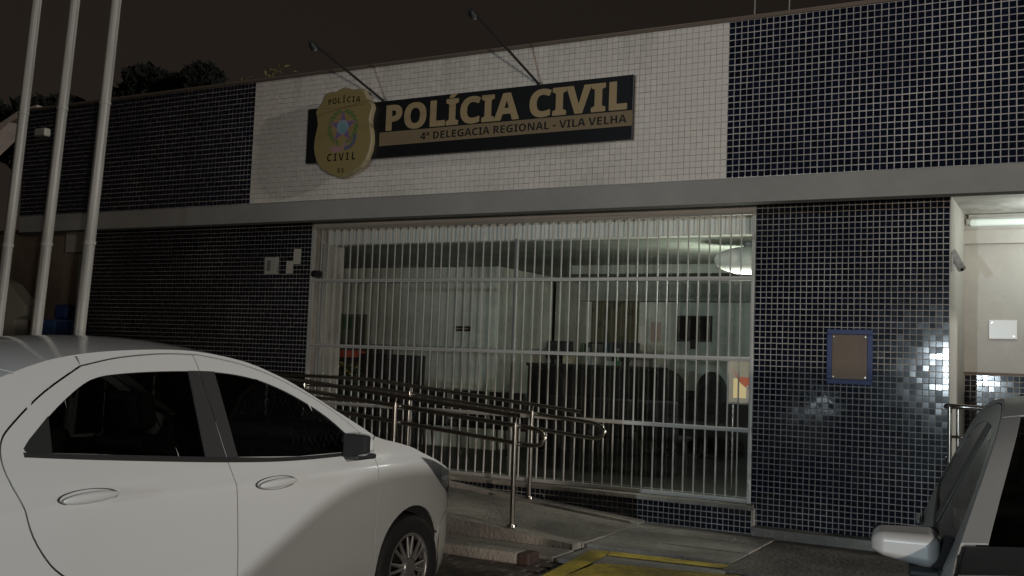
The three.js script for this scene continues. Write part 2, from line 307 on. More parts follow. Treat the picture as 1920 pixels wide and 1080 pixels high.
{
  const cx = -3.605, y0 = 3.122, y1 = 4.0, hw = 0.342, z0 = ZU + 0.08;
  const g = thing('police_badge', 'gold police badge shield with a coloured star emblem, over the left end of the sign', 'badge', [cx, 0, 0]);
  const prof = [[0, 1], [0.16, 0.985], [0.30, 0.962], [0.48, 0.966], [0.66, 0.952], [0.72, 0.91], [0.80, 0.845], [0.95, 0.79], [0.985, 0.755], [0.93, 0.69], [0.90, 0.62], [0.93, 0.55], [0.985, 0.46], [1.0, 0.37], [0.96, 0.28], [0.86, 0.19], [0.68, 0.11], [0.42, 0.055], [0.2, 0.025], [0, 0]];
  const mk = k => { const s = new THREE.Shape(); const P = t => [t[0] * hw * k, (y0 + y1) / 2 + (t[1] - 0.5) * (y1 - y0) * k]; prof.forEach((t, i) => { const [x, y] = P(t); i ? s.lineTo(x, y) : s.moveTo(x, y); }); [...prof].reverse().slice(1, -1).forEach(t => { const [x, y] = P(t); s.lineTo(-x, y); }); return s; };
  const back = new THREE.ExtrudeGeometry(mk(0.975), { depth: 0.04, bevelEnabled: true, bevelSize: 0.012, bevelThickness: 0.012, bevelSegments: 3 }); back.translate(0, 0, z0);
  part('shield', back, M(0.25, 0.21, 0.12, 0.5, 0.1), g);
  const tex = canvasTex(768, 984, (c, w, h) => {
    c.fillStyle = '#8e7d52'; c.fillRect(0, 0, w, h);
    const X = u => w / 2 + u * w / 2, Y = v => (1 - v) * h;
    c.textAlign = 'center'; c.textBaseline = 'middle'; c.fillStyle = '#15110a';
    const word = (s, px, v, arc) => { c.font = 'bold ' + px + 'px sans-serif'; const n = s.length; for (let i = 0; i < n; i++) { const u = (i - (n - 1) / 2); c.save(); c.translate(w / 2 + u * px * 0.72, Y(v) + arc * u * u); c.rotate(arc * u * 0.03); c.fillText(s[i], 0, 0); c.restore(); } };
    word('POLÍCIA', 88, 0.86, 1.2); word('CIVIL', 112, 0.235, 0); word('ES', 70, 0.085, 0);
    const cy = Y(0.56), cx2 = w / 2;
    c.globalAlpha = 0.62; c.fillStyle = '#3f6a3c'; for (const s of [-1, 1]) for (let i = 0; i < 9; i++) { const a = -1.35 + i * 0.32; c.save(); c.translate(cx2 + s * Math.cos(a) * 178, cy + Math.sin(a) * 175); c.rotate(s * (a + 0.9)); c.beginPath(); c.ellipse(0, 0, 44, 17, 0, 0, 7); c.fill(); c.restore(); }
    const star = (r, f) => { c.fillStyle = f; c.beginPath(); for (let i = 0; i < 10; i++) { const a = -Math.PI / 2 + i * Math.PI / 5, q = i % 2 ? r * 0.42 : r; c.lineTo(cx2 + Math.cos(a) * q, cy + Math.sin(a) * q); } c.fill(); };
    star(200, '#b06a78'); star(172, '#4a5590'); c.fillStyle = '#8fb0b4'; c.beginPath(); c.arc(cx2, cy, 78, 0, 7); c.fill(); c.fillStyle = '#5f8f8a'; c.beginPath(); c.arc(cx2, cy + 8, 50, 0, 7); c.fill();
    c.lineWidth = 40; c.strokeStyle = '#a5768f'; c.beginPath(); c.arc(cx2 - 70, cy + 120, 130, 0.35, 1.9); c.stroke(); c.strokeStyle = '#3c4c86'; c.beginPath(); c.arc(cx2 + 50, cy + 110, 118, -0.2, 1.7); c.stroke();
    c.fillStyle = '#a5768f'; c.fillRect(cx2 - 160, cy + 205, 130, 36);
    c.globalAlpha = 1; c.lineWidth = 5; c.strokeStyle = '#6a5a34'; c.beginPath(); c.moveTo(X(-0.8), Y(0.79)); c.quadraticCurveTo(w / 2, Y(0.765), X(0.8), Y(0.79)); c.stroke();
  });
  const face = planeUV(new THREE.ShapeGeometry(mk(0.965)), -hw, hw, y0, y1); face.translate(0, 0, z0 + 0.0525); part('emblem', face, M(1, 1, 1, 0.42, 0.1, { map: tex }), g);
  part('bracket', rbx(-0.03, 0.03, 3.4, 3.6, ZU + 0.0755, z0 - 0.012, 0.001), mat.blackPlastic, g);
}
{ // two sign spotlights on arms
  const mk = (a, b, label) => {
    const o = thing('sign_spotlight', label, 'spotlight', a, 0, 'spotlights on arms above the sign');
    const d = [b[0] - a[0], b[1] - a[1], b[2] - a[2]];
    part('arm', [rod([0, 0, 0], d, 0.011), rod([0, -0.05, -0.02], [0, 0.02, 0.0], 0.02)], mat.black, o);
    const head = new THREE.CylinderGeometry(0.015, 0.03, 0.06, 20, 1, true); head.rotateX(0.9); head.translate(d[0], d[1] - 0.02, d[2] + 0.02);
    const hd = part('lamp_head', head, M(0.010, 0.011, 0.012, 0.6, 0, { side: THREE.DoubleSide }), o);
    const bulb = new THREE.SphereGeometry(0.018, 16, 12); bulb.translate(d[0], d[1] - 0.045, d[2] - 0.01); part('bulb', bulb, M(0.14, 0.15, 0.15, 0.2), o);
    part('bracket', rbx(d[0] - 0.045, d[0] - 0.03, d[1] - 0.03, d[1] + 0.03, d[2] - 0.02, d[2] + 0.02, 0.003), mat.black, o);
  };
  mk([-3.20, 3.85, 1.30], [-3.12, 4.06, 2.42], 'small unlit spotlight on a thin black arm above the gold badge');
  mk([-1.56, 3.85, 1.30], [-1.56, 4.13, 2.42], 'small unlit spotlight on a thin black arm above the middle of the sign');
}
{
  for (const [x, h, l] of [[0.21, 4.9, 'thin grey rod standing on the roof above the edge of the white tiles'], [0.49, 4.9, 'thin grey rod standing on the roof above the dark blue tiles']])
    tag(part(numbered('roof_rod'), [rod([x, 4.2, 0.95], [x + 0.01, h, 0.95], 0.006), rod([x, 4.1, 0.95], [x, 4.21, 0.95], 0.02)], M(0.2, 0.18, 0.16, 0.6), scene), l, 'rod');
}

// ------------------------------------------------------------------ things on the walls
{
  const p = thing('wall_plaque', 'bronze plaque in a blue frame on the blue tiled pillar', 'plaque', [0.82, 1.60, 0]);
  part('frame', [rbx(-0.186, 0.186, 0.190, 0.232, -0.004, 0.02, 0.004), rbx(-0.186, 0.186, -0.232, -0.190, -0.004, 0.02, 0.004), rbx(-0.186, -0.146, -0.1895, 0.1895, -0.004, 0.0195, 0.004), rbx(0.146, 0.186, -0.1895, 0.1895, -0.004, 0.0195, 0.004)], M(0.028, 0.045, 0.15, 0.5), p);
  part('plate', rbx(-0.1455, 0.1455, -0.1895, 0.1895, -0.004, 0.008, 0.003), M(0.13, 0.085, 0.055, 0.45, 0.5, { map: tSoft }), p);
  part('screw', [[-0.13, 0.17], [0.13, 0.17], [-0.13, -0.17], [0.13, -0.17]].map(q => rod([q[0], q[1], 0.008], [q[0], q[1], 0.0115], 0.006)), mat.steel, p);
}
{
  const n = thing('notice_board', 'white framed notice with grey print on the dark left wall', 'notice', [-5.63, 2.45, 0]);
  part('frame', rbx(-0.105, 0.105, -0.10, 0.10, 0.001, 0.012, 0.003), mat.whitePaint, n);
  const t = canvasTex(128, 128, (c, w, h) => { c.fillStyle = '#c9c6bd'; c.fillRect(0, 0, w, h); c.fillStyle = '#7d8078'; c.fillRect(14, 16, 44, 96); c.fillStyle = '#9b9d94'; for (let i = 0; i < 9; i++) c.fillRect(68, 18 + i * 11, 46 - (i % 3) * 8, 4); });
  const g = new THREE.PlaneGeometry(0.17, 0.165); g.translate(0, 0, 0.014); part('sheet', g, M(1, 1, 1, 0.7, 0, { map: t }), n);
  const sheet = (x, y, w, h, l) => { const s = new THREE.BoxGeometry(w, h, 0.002); s.translate(0, 0, 0.008); const m = tag(part(numbered('paper_notice'), s, M(0.6, 0.57, 0.5, 0.8), scene), l, 'paper'); m.position.set(x, y, 0); m.rotation.z = rr(-0.03, 0.03); };
  sheet(-5.36, 2.43, 0.10, 0.145, 'lower small paper sheet beside the white framed notice on the left wall');
  sheet(-5.255, 2.55, 0.11, 0.175, 'upper small paper sheet next to the left jamb of the gate');
  const c = thing('dome_camera', 'small dark security camera at the left jamb of the gate', 'camera', [-4.95, 2.35, -0.005]);
  part('bracket', rbx(-0.07, -0.045, -0.03, 0.03, 0.002, 0.04, 0.004), mat.blackPlastic, c);
  part('body', rod([-0.045, 0, 0.02], [0.06, -0.01, 0.06], 0.04, 0.045, 16), mat.blackPlastic, c);
  part('lens', rod([0.06, -0.01, 0.06], [0.066, -0.011, 0.063], 0.028, 0.028, 16), mat.glassDark, c);
}
{
  const c = thing('porch_camera', 'white bullet camera on a bracket at the right edge of the blue pillar', 'camera', [1.62, 2.39, -0.06]);
  part('bracket', [rbx(-0.014, 0.004, -0.06, 0.07, -0.03, 0.03, 0.004), rod([0, 0.05, 0], [0.05, -0.02, 0.02], 0.012)], mat.whitePaint, c);
  part('body', rod([0.0, 0.09, -0.02], [0.07, -0.05, 0.06], 0.03, 0.034, 18), mat.whitePaint, c);
  part('lens', rod([0.0705, -0.051, 0.0605], [0.074, -0.058, 0.0645], 0.013, 0.013, 16), mat.glassDark, c);
  part('rain_hood', rod([0.004, 0.112, -0.01], [0.085, -0.035, 0.075], 0.012, 0.012, 10), mat.whitePaint, c);
  const s = thing('porch_sign_plate', 'small shiny white plate fixed to the porch wall', 'sign', [1.925, 1.905, -1.2]);
  part('plate', rbx(-0.115, 0.115, -0.085, 0.085, 0.004, 0.016, 0.003), M(0.85, 0.83, 0.8, 0.25), s);
  part('standoff', [[-0.09, 0.06], [0.09, -0.06]].map(q => rod([q[0], q[1], 0.001], [q[0], q[1], 0.02], 0.007)), mat.steel, s);
  // lit tube lamp above the porch wall
  const l = thing('tube_light', 'lit fluorescent tube under the porch ceiling', 'lamp', [2.2, 2.875, -1.09]);
  part('casing', rbx(-0.56, 0.66, 0.028, 0.07, -0.10, -0.03, 0.004), mat.whitePaint, l);
  part('tube', rbx(-0.55, 0.65, -0.035, 0.0275, -0.09, -0.03, 0.02), M(0.9, 0.95, 0.9, 0.4, 0, { emissive: new THREE.Color(0.80, 1, 0.9), emissiveIntensity: 0.20 }), l);
  part('end_cap', [rbx(-0.58, -0.55, -0.02, 0.028, -0.07, -0.03, 0.003), rbx(0.65, 0.68, -0.02, 0.028, -0.07, -0.03, 0.003)], mat.whitePaint, l);
  const pl = new THREE.PointLight(new THREE.Color().setRGB(0.92, 1.0, 0.93), 0.82); pl.position.set(0.15, -0.2, 0.5); pl.castShadow = true; pl.shadow.radius = 10; l.add(pl);
}

// ------------------------------------------------------------------ handrails
{
  const Hr = scene.userData.rampH, st = mat.steel;
  const rail = (label, z, posts, xe, drop) => {
    const g = thing('ramp_handrail', label, 'handrail', [0, 0, 0], 0, 'stainless ramp handrails');
    const y = x => Hr(x) + 0.835 + drop;
    const top = [], low = []; for (let i = 0; i <= 24; i++) { const x = xe - 0.08 - i * (8 / 24); top.push([x, y(x), z]); low.push([x, y(x) - 0.14, z]); }
    const loop = [...[...low].reverse(), [xe, y(xe) - 0.128, z], [xe + 0.055, y(xe) - 0.07, z], [xe, y(xe) - 0.012, z], ...top];
    part('rail', tube(loop, 0.019, 260), st, g);
    part('upper_rail', tube(top.map(p => [p[0] - 0.1, p[1] + 0.095, z + 0.02]), 0.019, 120), st, g);
    for (const x of posts) {
      part('post', [rod([x, Hr(x) + 0.03, z + 0.045], [x, y(x) + 0.03, z + 0.045], 0.021, 0.021, 14), rod([x, y(x) + 0.03, z + 0.045], [x, y(x) + 0.085, z + 0.022], 0.008)], st, g);
      part('base_plate', rod([x, Hr(x) + 0.024, z + 0.045], [x, Hr(x) + 0.045, z + 0.045], 0.045, 0.04, 18), st, g);
      part('collar', [0.22, 0.36, 0.5].map(h => rod([x, Hr(x) + h, z + 0.045], [x, Hr(x) + h + 0.012, z + 0.045], 0.0245, 0.0245, 14)), st, g);
      part('clip', [rod([x, y(x), z], [x, y(x), z + 0.045], 0.008), rod([x, y(x) - 0.14, z], [x, y(x) - 0.14, z + 0.045], 0.008)], st, g);
    }
  };
  rail('stainless ramp handrail nearest the white car, ending in a loop', 1.53, [-1.52, -2.72, -4.2, -5.7, -7.3], -1.32, 0);
  rail('stainless ramp handrail along the gate, the longer one with the far loop', 0.20, [-2.06, -3.48, -4.86, -6.4, -8.0], -1.37, -0.01);
  const g = thing('porch_handrail', 'stainless stair handrail with three bars beside the blue pillar', 'handrail');
  for (const x of [1.655, 1.715]) part('post', rod([x, 0.0, 0.45], [x, 1.235, 0.45], 0.017, 0.017, 14), st, g);
  for (const y of [1.235, 1.005, 0.83]) part('bar', tube([[1.60, y - 0.005, 0.2], [1.64, y + 0.003, 0.42], [1.70, y + 0.004, 0.47], [1.95, y, 0.47], [2.6, y, 0.46]], y > 1.2 ? 0.02 : 0.012, 60), st, g);
  part('post', rod([2.6, 0.0, 0.45], [2.6, 1.235, 0.45], 0.02, 0.02, 14), st, g);
  part('base_plate', [rod([1.655, 0.005, 0.45], [1.655, 0.02, 0.45], 0.045, 0.045, 16), rod([1.715, 0.0075, 0.45], [1.715, 0.0225, 0.45], 0.045, 0.045, 16)], st, g);
}

// ------------------------------------------------------------------ flagpoles, left background, trees
{
  const L = ['flagpole nearest the building, rightmost of the three white poles', 'middle one of the three white flagpoles', 'leftmost of the three white flagpoles, at the picture edge'];
  [[-5.30, -5.005, 0], [-5.89, -5.564, 1], [-6.44, -6.109, 2]].forEach(([xb, xt, i]) => {
    const p = thing('flagpole', L[i], 'flagpole', [xb, 0, 2.9], 0, 'flagpoles beside the station'), k = (xt - xb) / 4.54, y = 8;
    part('shaft', [rod([0, 0.15, 0], [k * 3, 3, 0], 0.052, 0.048, 18), rod([k * 3, 3, 0], [k * y, y, 0], 0.048, 0.036, 18)], mat.poleWhite, p);
    part('collar', [rod([k * 2.35, 2.35, 0], [k * 2.38, 2.38, 0], 0.054, 0.054, 18), rod([k * 3.6, 3.6, 0], [k * 3.62, 3.62, 0], 0.052, 0.052, 18)], mat.poleWhite, p);
    part('base', [rod([0, 0.0, 0], [0, 0.15, 0], 0.14, 0.11, 20)], mat.concreteLight, p);
    part('finial', (() => { const s = new THREE.SphereGeometry(0.06, 16, 12); s.translate(k * y, y + 0.04, 0); return s; })(), mat.poleWhite, p);
  });
  const nw = thing('neighbour_wall', 'brown rendered boundary wall left of the station', 'wall', [0, 0, -1.3]);
  part('render', bx(-26, -8.82, 0, 3.15, -0.2, 0), M(0.50, 0.41, 0.32, 0.95, 0, { map: rep(tStain, 0.2, 0.2), bumpMap: rep(tGrain, 0.8, 0.8), bumpScale: 0.006 }), nw);
  part('coping', rbx(-26, -8.82, 3.1502, 3.21, -0.24, 0.04, 0.01), mat.coping, nw);
  part('buttress', [bx(-9.6, -9.3, 0, 3.05, 0.0005, 0.16), bx(-12.9, -12.6, 0, 3.05, 0.0005, 0.16)], M(0.40, 0.32, 0.25, 0.95, 0, { map: rep(tStain, 0.3, 0.3) }), nw);
  // blue locker
  const b = thing('blue_locker', 'tall blue metal locker against the brown wall behind the flagpoles', 'locker', [-9.96, 0, -0.75]);
  const bm = M(0.10, 0.27, 0.70, 0.45, 0, { map: rep(tMottle, 1, 1) }), bd = M(0.04, 0.09, 0.30, 0.5);
  part('body', rbx(-0.31, 0.30, 0.08, 1.80, -0.28, 0.22, 0.02), bm, b); part('door', rbx(-0.29, -0.005, 0.12, 1.77, 0.2205, 0.24, 0.006), bm, b); part('door', rbx(0.005, 0.28, 0.12, 1.77, 0.2205, 0.24, 0.006), bd, b);
  part('handle', rod([-0.04, 1.0, 0.255], [-0.04, 1.16, 0.255], 0.01), mat.steel, b); part('top_box', rbx(-0.2, 0.08, 1.801, 2.02, -0.2, 0.15, 0.06), bd, b);
  // white angled post
  const w = thing('white_bollard_sign', 'white concrete post with an angled arm left of the blue locker', 'post', [-10.92, 0, -0.6]);
  const s = new THREE.Shape([[-0.22, 0], [0.2, 0], [0.22, 1.80], [0.42, 1.86], [0.43, 1.98], [0.02, 2.28], [-0.22, 2.36]].map(p => new THREE.Vector2(...p)));
  part('post', new THREE.ExtrudeGeometry(s, { depth: 0.2, bevelEnabled: true, bevelSize: 0.02, bevelThickness: 0.02, bevelSegments: 2 }), M(0.85, 0.83, 0.72, 0.8), w);
  // pale awning roof
  const a = thing('neighbour_awning', 'pale sloping sheet awning over the boundary wall at the left edge', 'awning', [0, 0, -1.0]);
  const as = new THREE.Shape([[-13.6, 4.0], [-12.2, 4.56], [-11.3, 4.90], [-10.9, 4.95], [-10.9, 4.88], [-11.5, 4.74], [-12.2, 4.33], [-13.6, 3.7]].map(p => new THREE.Vector2(...p)));
  part('sheet', new THREE.ExtrudeGeometry(as, { depth: 0.35, bevelEnabled: false }), M(0.82, 0.66, 0.58, 0.8, 0, { map: rep(tStain, 0.2, 0.2) }), a);
  part('post', [rod([-13.3, 0, 0.18], [-13.3, 3.84, 0.18], 0.05), rod([-12.6, 0, 0.18], [-12.6, 4.14, 0.18], 0.05)], mat.coping, a);
  const wl = thing('wall_lamp', 'small pale bulkhead lamp on the left end of the blue upper band', 'lamp', [-8.04, 3.90, ZU]);
  part('housing', rbx(-0.10, 0.10, -0.05, 0.05, 0.03, 0.12, 0.025), M(0.34, 0.32, 0.28, 0.5), wl); part('bracket', rbx(-0.04, 0.04, -0.04, 0.04, 0.004, 0.03, 0.004), mat.blackPlastic, wl);
}
function leaves(n, f, size, seedN) { // merged leaf faces
  seed = seedN; const v = [], N = new THREE.Vector3(), a = new THREE.Vector3(), b = new THREE.Vector3();
  for (let i = 0; i < n; i++) {
    const p = f(), s = size * rr(0.6, 1.3); N.set(rr(-1, 1), rr(-0.4, 1), rr(-1, 1)).normalize(); a.set(rr(-1, 1), rr(-1, 1), rr(-1, 1)).cross(N).normalize(); b.crossVectors(N, a);
    const q = (u, w, l) => [p[0] + a.x * u + b.x * w + N.x * l, p[1] + a.y * u + b.y * w + N.y * l, p[2] + a.z * u + b.z * w + N.z * l];
    const A = q(-s, 0, 0), B = q(0, s * 0.36, s * 0.12), C = q(s, 0, -s * 0.1), D = q(0, -s * 0.36, s * 0.12); v.push(...A, ...B, ...C, ...A, ...C, ...D);
  }
  const g = new THREE.BufferGeometry(); g.setAttribute('position', new THREE.Float32BufferAttribute(v, 3)); g.computeVertexNormals(); return g;
}
{
  const leafM = M(0.004, 0.005, 0.003, 0.95, 0, { side: THREE.DoubleSide }), bark = M(0.06, 0.045, 0.03, 0.9, 0, { map: rep(tStain, 1, 1) });
  const tree = (x, z, base, clumps, n, label, sd) => {
    const t = thing('tree', label, 'tree', [x, 0, z]); seed = sd;
    part('trunk', [rod([0, 0, 0], [0.1, base, 0], 0.24, 0.15, 12), ...clumps.map(c => rod([0.08, base * 0.82, 0], [c[0] * 0.8, c[1] - 0.2, c[2] * 0.8], 0.10, 0.03, 7))], bark, t);
    part('crown', leaves(n, () => { const c = clumps[Math.floor(rnd() * clumps.length)]; const u = rr(-1, 1), th = rr(0, 6.283), r = c[3] * Math.cbrt(rr(0.12, 1)), q = Math.sqrt(1 - u * u); return [c[0] + r * q * Math.cos(th), c[1] + r * u * 0.75, c[2] + r * q * Math.sin(th)]; }, 0.15, sd + 5), leafM, t);
  };
  tree(-16.6, -8, 4.6, [[-0.9, 7.3, 0, 0.62], [-0.3, 7.75, 0.2, 0.5], [0.4, 7.5, 0.1, 0.55], [0.0, 6.9, 0.2, 0.9], [-1.2, 6.6, 0, 0.8], [0.9, 6.7, -0.2, 0.7], [-0.3, 6.0, 0.1, 1.1], [1.35, 6.4, 0, 0.5], [0.6, 5.8, 0.2, 0.9]], 5200, 'dark tree behind the left end of the station roof, taller left part', 41);
  tree(-14.9, -7.6, 4.6, [[0.1, 7.5, 0, 0.48], [0.35, 7.1, 0.1, 0.55], [-0.4, 6.9, 0, 0.6], [0.1, 6.5, 0.1, 0.85], [0.8, 6.6, 0, 0.5], [-0.5, 6.1, 0, 0.8], [0.6, 6.0, 0.2, 0.8], [1.25, 6.1, 0, 0.5]], 4200, 'dark tree behind the station roof, right of the taller one', 47);
  tree(-20.0, -8, 4.9, [[-0.9, 7.2, 0, 0.8], [0.4, 7.2, 0.2, 0.6], [1.1, 6.9, 0, 0.75], [0, 6.4, 0.2, 1.1], [-1.6, 6.6, 0, 0.9], [1.7, 6.7, 0, 0.8], [-2.6, 7.0, 0, 1.0]], 4200, 'dark low tree behind the flagpoles', 53);
  const pm = M(0.11, 0.105, 0.03, 0.7, 0, { side: THREE.DoubleSide });
  const plant = (x, h, n, label, sd, group) => { const p = thing('roof_plant', label, 'plant', [x, 4.1, 0.85], 0, group); seed = sd; const st = []; for (let i = 0; i < 5; i++) st.push([rr(-0.12, 0.12), h * rr(0.6, 1)]); part('stem', st.map(s => rod([s[0] * 0.3, 0, 0], [s[0], s[1], 0], 0.006, 0.003, 6)), bark, p); part('foliage', leaves(n, () => { const s = st[Math.floor(rnd() * 5)], k = rr(0.35, 1); return [s[0] * k + rr(-0.05, 0.05), s[1] * k + rr(-0.03, 0.03), rr(-0.06, 0.06)]; }, 0.036, sd), pm, p); };
  plant(-5.42, 0.32, 70, 'small yellowish weed on the roof edge above the dark blue tiles', 61);
  plant(-4.98, 0.38, 90, 'yellowish weed on the roof edge where white tiles begin, left of two', 63);
  plant(-4.70, 0.42, 90, 'yellowish weed on the roof edge above the white tiles, right of two', 65);
}

// ------------------------------------------------------------------ inside the hall
{
  const dark = M(0.008, 0.008, 0.009, 0.7), dk2 = M(0.016, 0.014, 0.012, 0.7);
  const cab = thing('dark_cabinet', 'tall dark cabinet in front of the pale partition inside the gate', 'cabinet', [-5.75, 0.285, -2.55]);
  part('body', rbx(-0.46, 0.46, 0, 1.2, -0.22, 0.2, 0.01), dark, cab); part('door', rbx(-0.44, -0.005, 0.06, 1.17, 0.2005, 0.216, 0.004), dk2, cab); part('door', rbx(0.005, 0.44, 0.06, 1.17, 0.2005, 0.216, 0.004), dk2, cab); part('handle', [rod([-0.04, 0.6, 0.225], [-0.04, 0.72, 0.225], 0.006), rod([0.04, 0.6, 0.225], [0.04, 0.72, 0.225], 0.006)], mat.steel, cab);
  const rc = thing('red_counter', 'counter with a red top edge at the left end of the hall', 'counter', [-6.72, 0.285, -2.35]);
  part('top', rbx(-1.6, 0.62, 1.14, 1.235, -0.3, 0.3, 0.01), M(0.48, 0.07, 0.045, 0.5), rc); part('front', rbx(-1.55, 0.58, 0, 1.139, -0.25, 0.22, 0.01), dark, rc);
  const nb = thing('wall_notices', 'notice board with green and yellow sheets on the pale partition above the red counter', 'notice board', [-6.68, 1.80, -2.80]);
  part('board', rbx(-0.1, 0.36, -0.28, 0.24, 0.001, 0.02, 0.004), M(0.16, 0.18, 0.135, 0.8), nb);
  part('sheet', rbx(-0.40, -0.15, -0.02, 0.10, 0.0205, 0.023, 0.001), M(0.32, 0.22, 0.05, 0.8), nb); part('sheet', rbx(-0.05, 0.1, 0.02, 0.2, 0.0205, 0.023, 0.001), M(0.05, 0.14, 0.06, 0.8), nb); part('sheet', rbx(0.13, 0.33, -0.25, 0.2, 0.0205, 0.023, 0.001), M(0.11, 0.115, 0.09, 0.8), nb);
  const pp = thing('potted_plant', 'potted plant with yellow flowers beside the red counter', 'plant', [-5.85, 0.285, -1.8]);
  part('pot', new THREE.CylinderGeometry(0.14, 0.10, 0.26, 18).translate(0, 0.13, 0), M(0.10, 0.05, 0.03, 0.7), pp);
  part('leaves', leaves(160, () => [rr(-0.17, 0.17), rr(0.3, 1.05), rr(-0.17, 0.17)], 0.08, 71), M(0.02, 0.04, 0.015, 0.6, 0, { side: THREE.DoubleSide }), pp); part('stem', rod([0, 0.2, 0], [0, 0.95, 0], 0.012), dk2, pp);
  part('flowers', leaves(40, () => [rr(-0.13, 0.13), rr(0.92, 1.08), rr(-0.1, 0.15)], 0.03, 73), M(0.55, 0.38, 0.05, 0.6, 0, { side: THREE.DoubleSide }), pp);
  const ws = thing('door_sign', 'small dark sign plate on the pale partition', 'sign', [-4.74, 1.865, -2.8]); part('plate', rbx(-0.125, 0.125, -0.035, 0.035, 0.001, 0.012, 0.002), dk2, ws); part('stripe', rbx(-0.1, 0.1, -0.008, 0.008, 0.0122, 0.0135, 0.0005), M(0.3, 0.24, 0.15, 0.7), ws);
  // back wall
  const mp = thing('wall_map', 'faded brown wall map on the back wall of the hall', 'map', [-3.72, 2.23, -5.6]);
  const mt = noiseTex(128, [3, 6, 14], v => v > 0.52 ? [0.46, 0.43, 0.33] : [0.35, 0.36, 0.29], true, 31);
  const mg = new THREE.BoxGeometry(0.78, 0.9, 0.01); mg.translate(0, 0, 0.012); part('sheet', mg, M(0.75, 0.75, 0.72, 0.8, 0, { map: mt }), mp); part('batten', [rod([-0.42, 0.45, 0.02], [0.42, 0.45, 0.02], 0.014), rod([-0.42, -0.45, 0.02], [0.42, -0.45, 0.02], 0.014)], dk2, mp);
  const sh = thing('low_shelf', 'low dark shelf of files under the wall map', 'shelf', [-3.85, 1.62, -5.58]); part('board', rbx(-0.62, 0.62, -0.02, 0.01, 0, 0.22, 0.004), dk2, sh);
  for (let i = 0; i < 11; i++) part('file', rbx(-0.55 + i * 0.1, -0.47 + i * 0.1, 0.0105, 0.13 + rr(0, 0.06), 0.02, 0.2, 0.004), M(rr(0.05, 0.25), rr(0.05, 0.22), rr(0.04, 0.16), 0.8), sh);
  const tv = thing('wall_television', 'black flat television on the back wall of the hall', 'television', [-2.44, 2.03, -5.57]); part('body', rbx(-0.27, 0.27, -0.19, 0.19, 0, 0.05, 0.008), mat.blackPlastic, tv); part('screen', rbx(-0.25, 0.25, -0.165, 0.17, 0.0505, 0.053, 0.001), mat.glassDark, tv); part('bracket', rbx(-0.05, 0.05, -0.3, -0.191, 0, 0.03, 0.004), dk2, tv);
  const dec = (x, y, w, h, c, l) => { const d = thing('wall_poster', l, 'poster', [x, y, -5.6]); part('sheet', rbx(-w / 2, w / 2, -h / 2, h / 2, 0.002, 0.008, 0.001), M(...c, 0.8), d); part('pin', rod([0, h / 2 - 0.02, 0.0082], [0, h / 2 - 0.02, 0.016], 0.008), mat.red, d); };
  dec(-3.42, 1.88, 0.36, 0.36, [0.72, 0.70, 0.62], 'larger white poster on the back wall left of the television'); dec(-3.05, 1.97, 0.16, 0.30, [0.45, 0.33, 0.27], 'small reddish poster on the back wall left of the television');
  // oval ceiling fitting; its glow and point light are added to brighten the hall
  const ov = thing('ceiling_fitting', 'pale oval ceiling fitting with an added glow in the hall near the right jamb of the gate', 'lamp', [-0.34, 2.535, -0.95]); const og = new THREE.SphereGeometry(0.34, 32, 16); og.scale(1, 0.40, 0.7); part('shade', og, M(0.72, 0.74, 0.70, 0.4, 0, { emissive: new THREE.Color(0.9, 1, 0.86), emissiveIntensity: 0.05 }), ov); part('stem', rod([0, 0.13, 0], [0, 0.174, 0], 0.05), mat.whitePaint, ov);
  { const pl = new THREE.PointLight(new THREE.Color().setRGB(0.92, 1.0, 0.84), 3.4); pl.position.set(-0.1, -0.26, -0.15); pl.castShadow = true; pl.shadow.radius = 8; ov.add(pl); }
  // reception counter and chairs
  const ct = thing('reception_counter', 'long dark reception counter across the back of the hall', 'counter', [-3.2, 0.285, -4.0]); part('front', rbx(-1.25, 0.75, 0, 1.12, -0.35, 0.3, 0.012), dark, ct); part('top', rbx(-1.3, 0.8, 1.1205, 1.16, -0.4, 0.36, 0.01), dk2, ct);
  part('monitor', [rbx(-0.9, -0.5, 1.22, 1.48, -0.1, -0.06, 0.01), rbx(-0.74, -0.66, 1.161, 1.23, -0.12, -0.04, 0.004)], mat.blackPlastic, ct); part('monitor', [rbx(0.1, 0.5, 1.22, 1.48, -0.1, -0.06, 0.01), rbx(0.26, 0.34, 1.161, 1.23, -0.12, -0.04, 0.004)], mat.blackPlastic, ct);
  const chair = (x, z, turn, l) => {
    const c = thing('office_chair', l, 'chair', [x, 0.285, z], turn, 'office chairs in the hall');
    const sb = new THREE.SphereGeometry(0.26, 24, 16); sb.scale(0.92, 1.05, 0.22); sb.translate(0, 0.86, -0.2); part('backrest', sb, dark, c); part('seat', rbx(-0.25, 0.25, 0.42, 0.5, -0.22, 0.26, 0.03), dark, c); part('back_post', rod([0, 0.44, -0.22], [0, 0.7, -0.24], 0.02), dk2, c); part('column', rod([0, 0.1, 0], [0, 0.42, 0], 0.03), dk2, c);
    part('foot', [0, 1, 2, 3, 4].map(i => rod([0, 0.1, 0], [Math.cos(i * 1.2566) * 0.28, 0.05, Math.sin(i * 1.2566) * 0.28], 0.02, 0.015)), dk2, c);
  };
  chair(-2.25, -3.9, 0.2, 'black office chair with a rounded back, between the reception counter and the right jamb'); chair(-1.62, -3.5, -0.3, 'black office chair nearest the right jamb inside the gate'); chair(-3.3, -2.9, 2.9, 'black office chair in front of the reception counter'); 
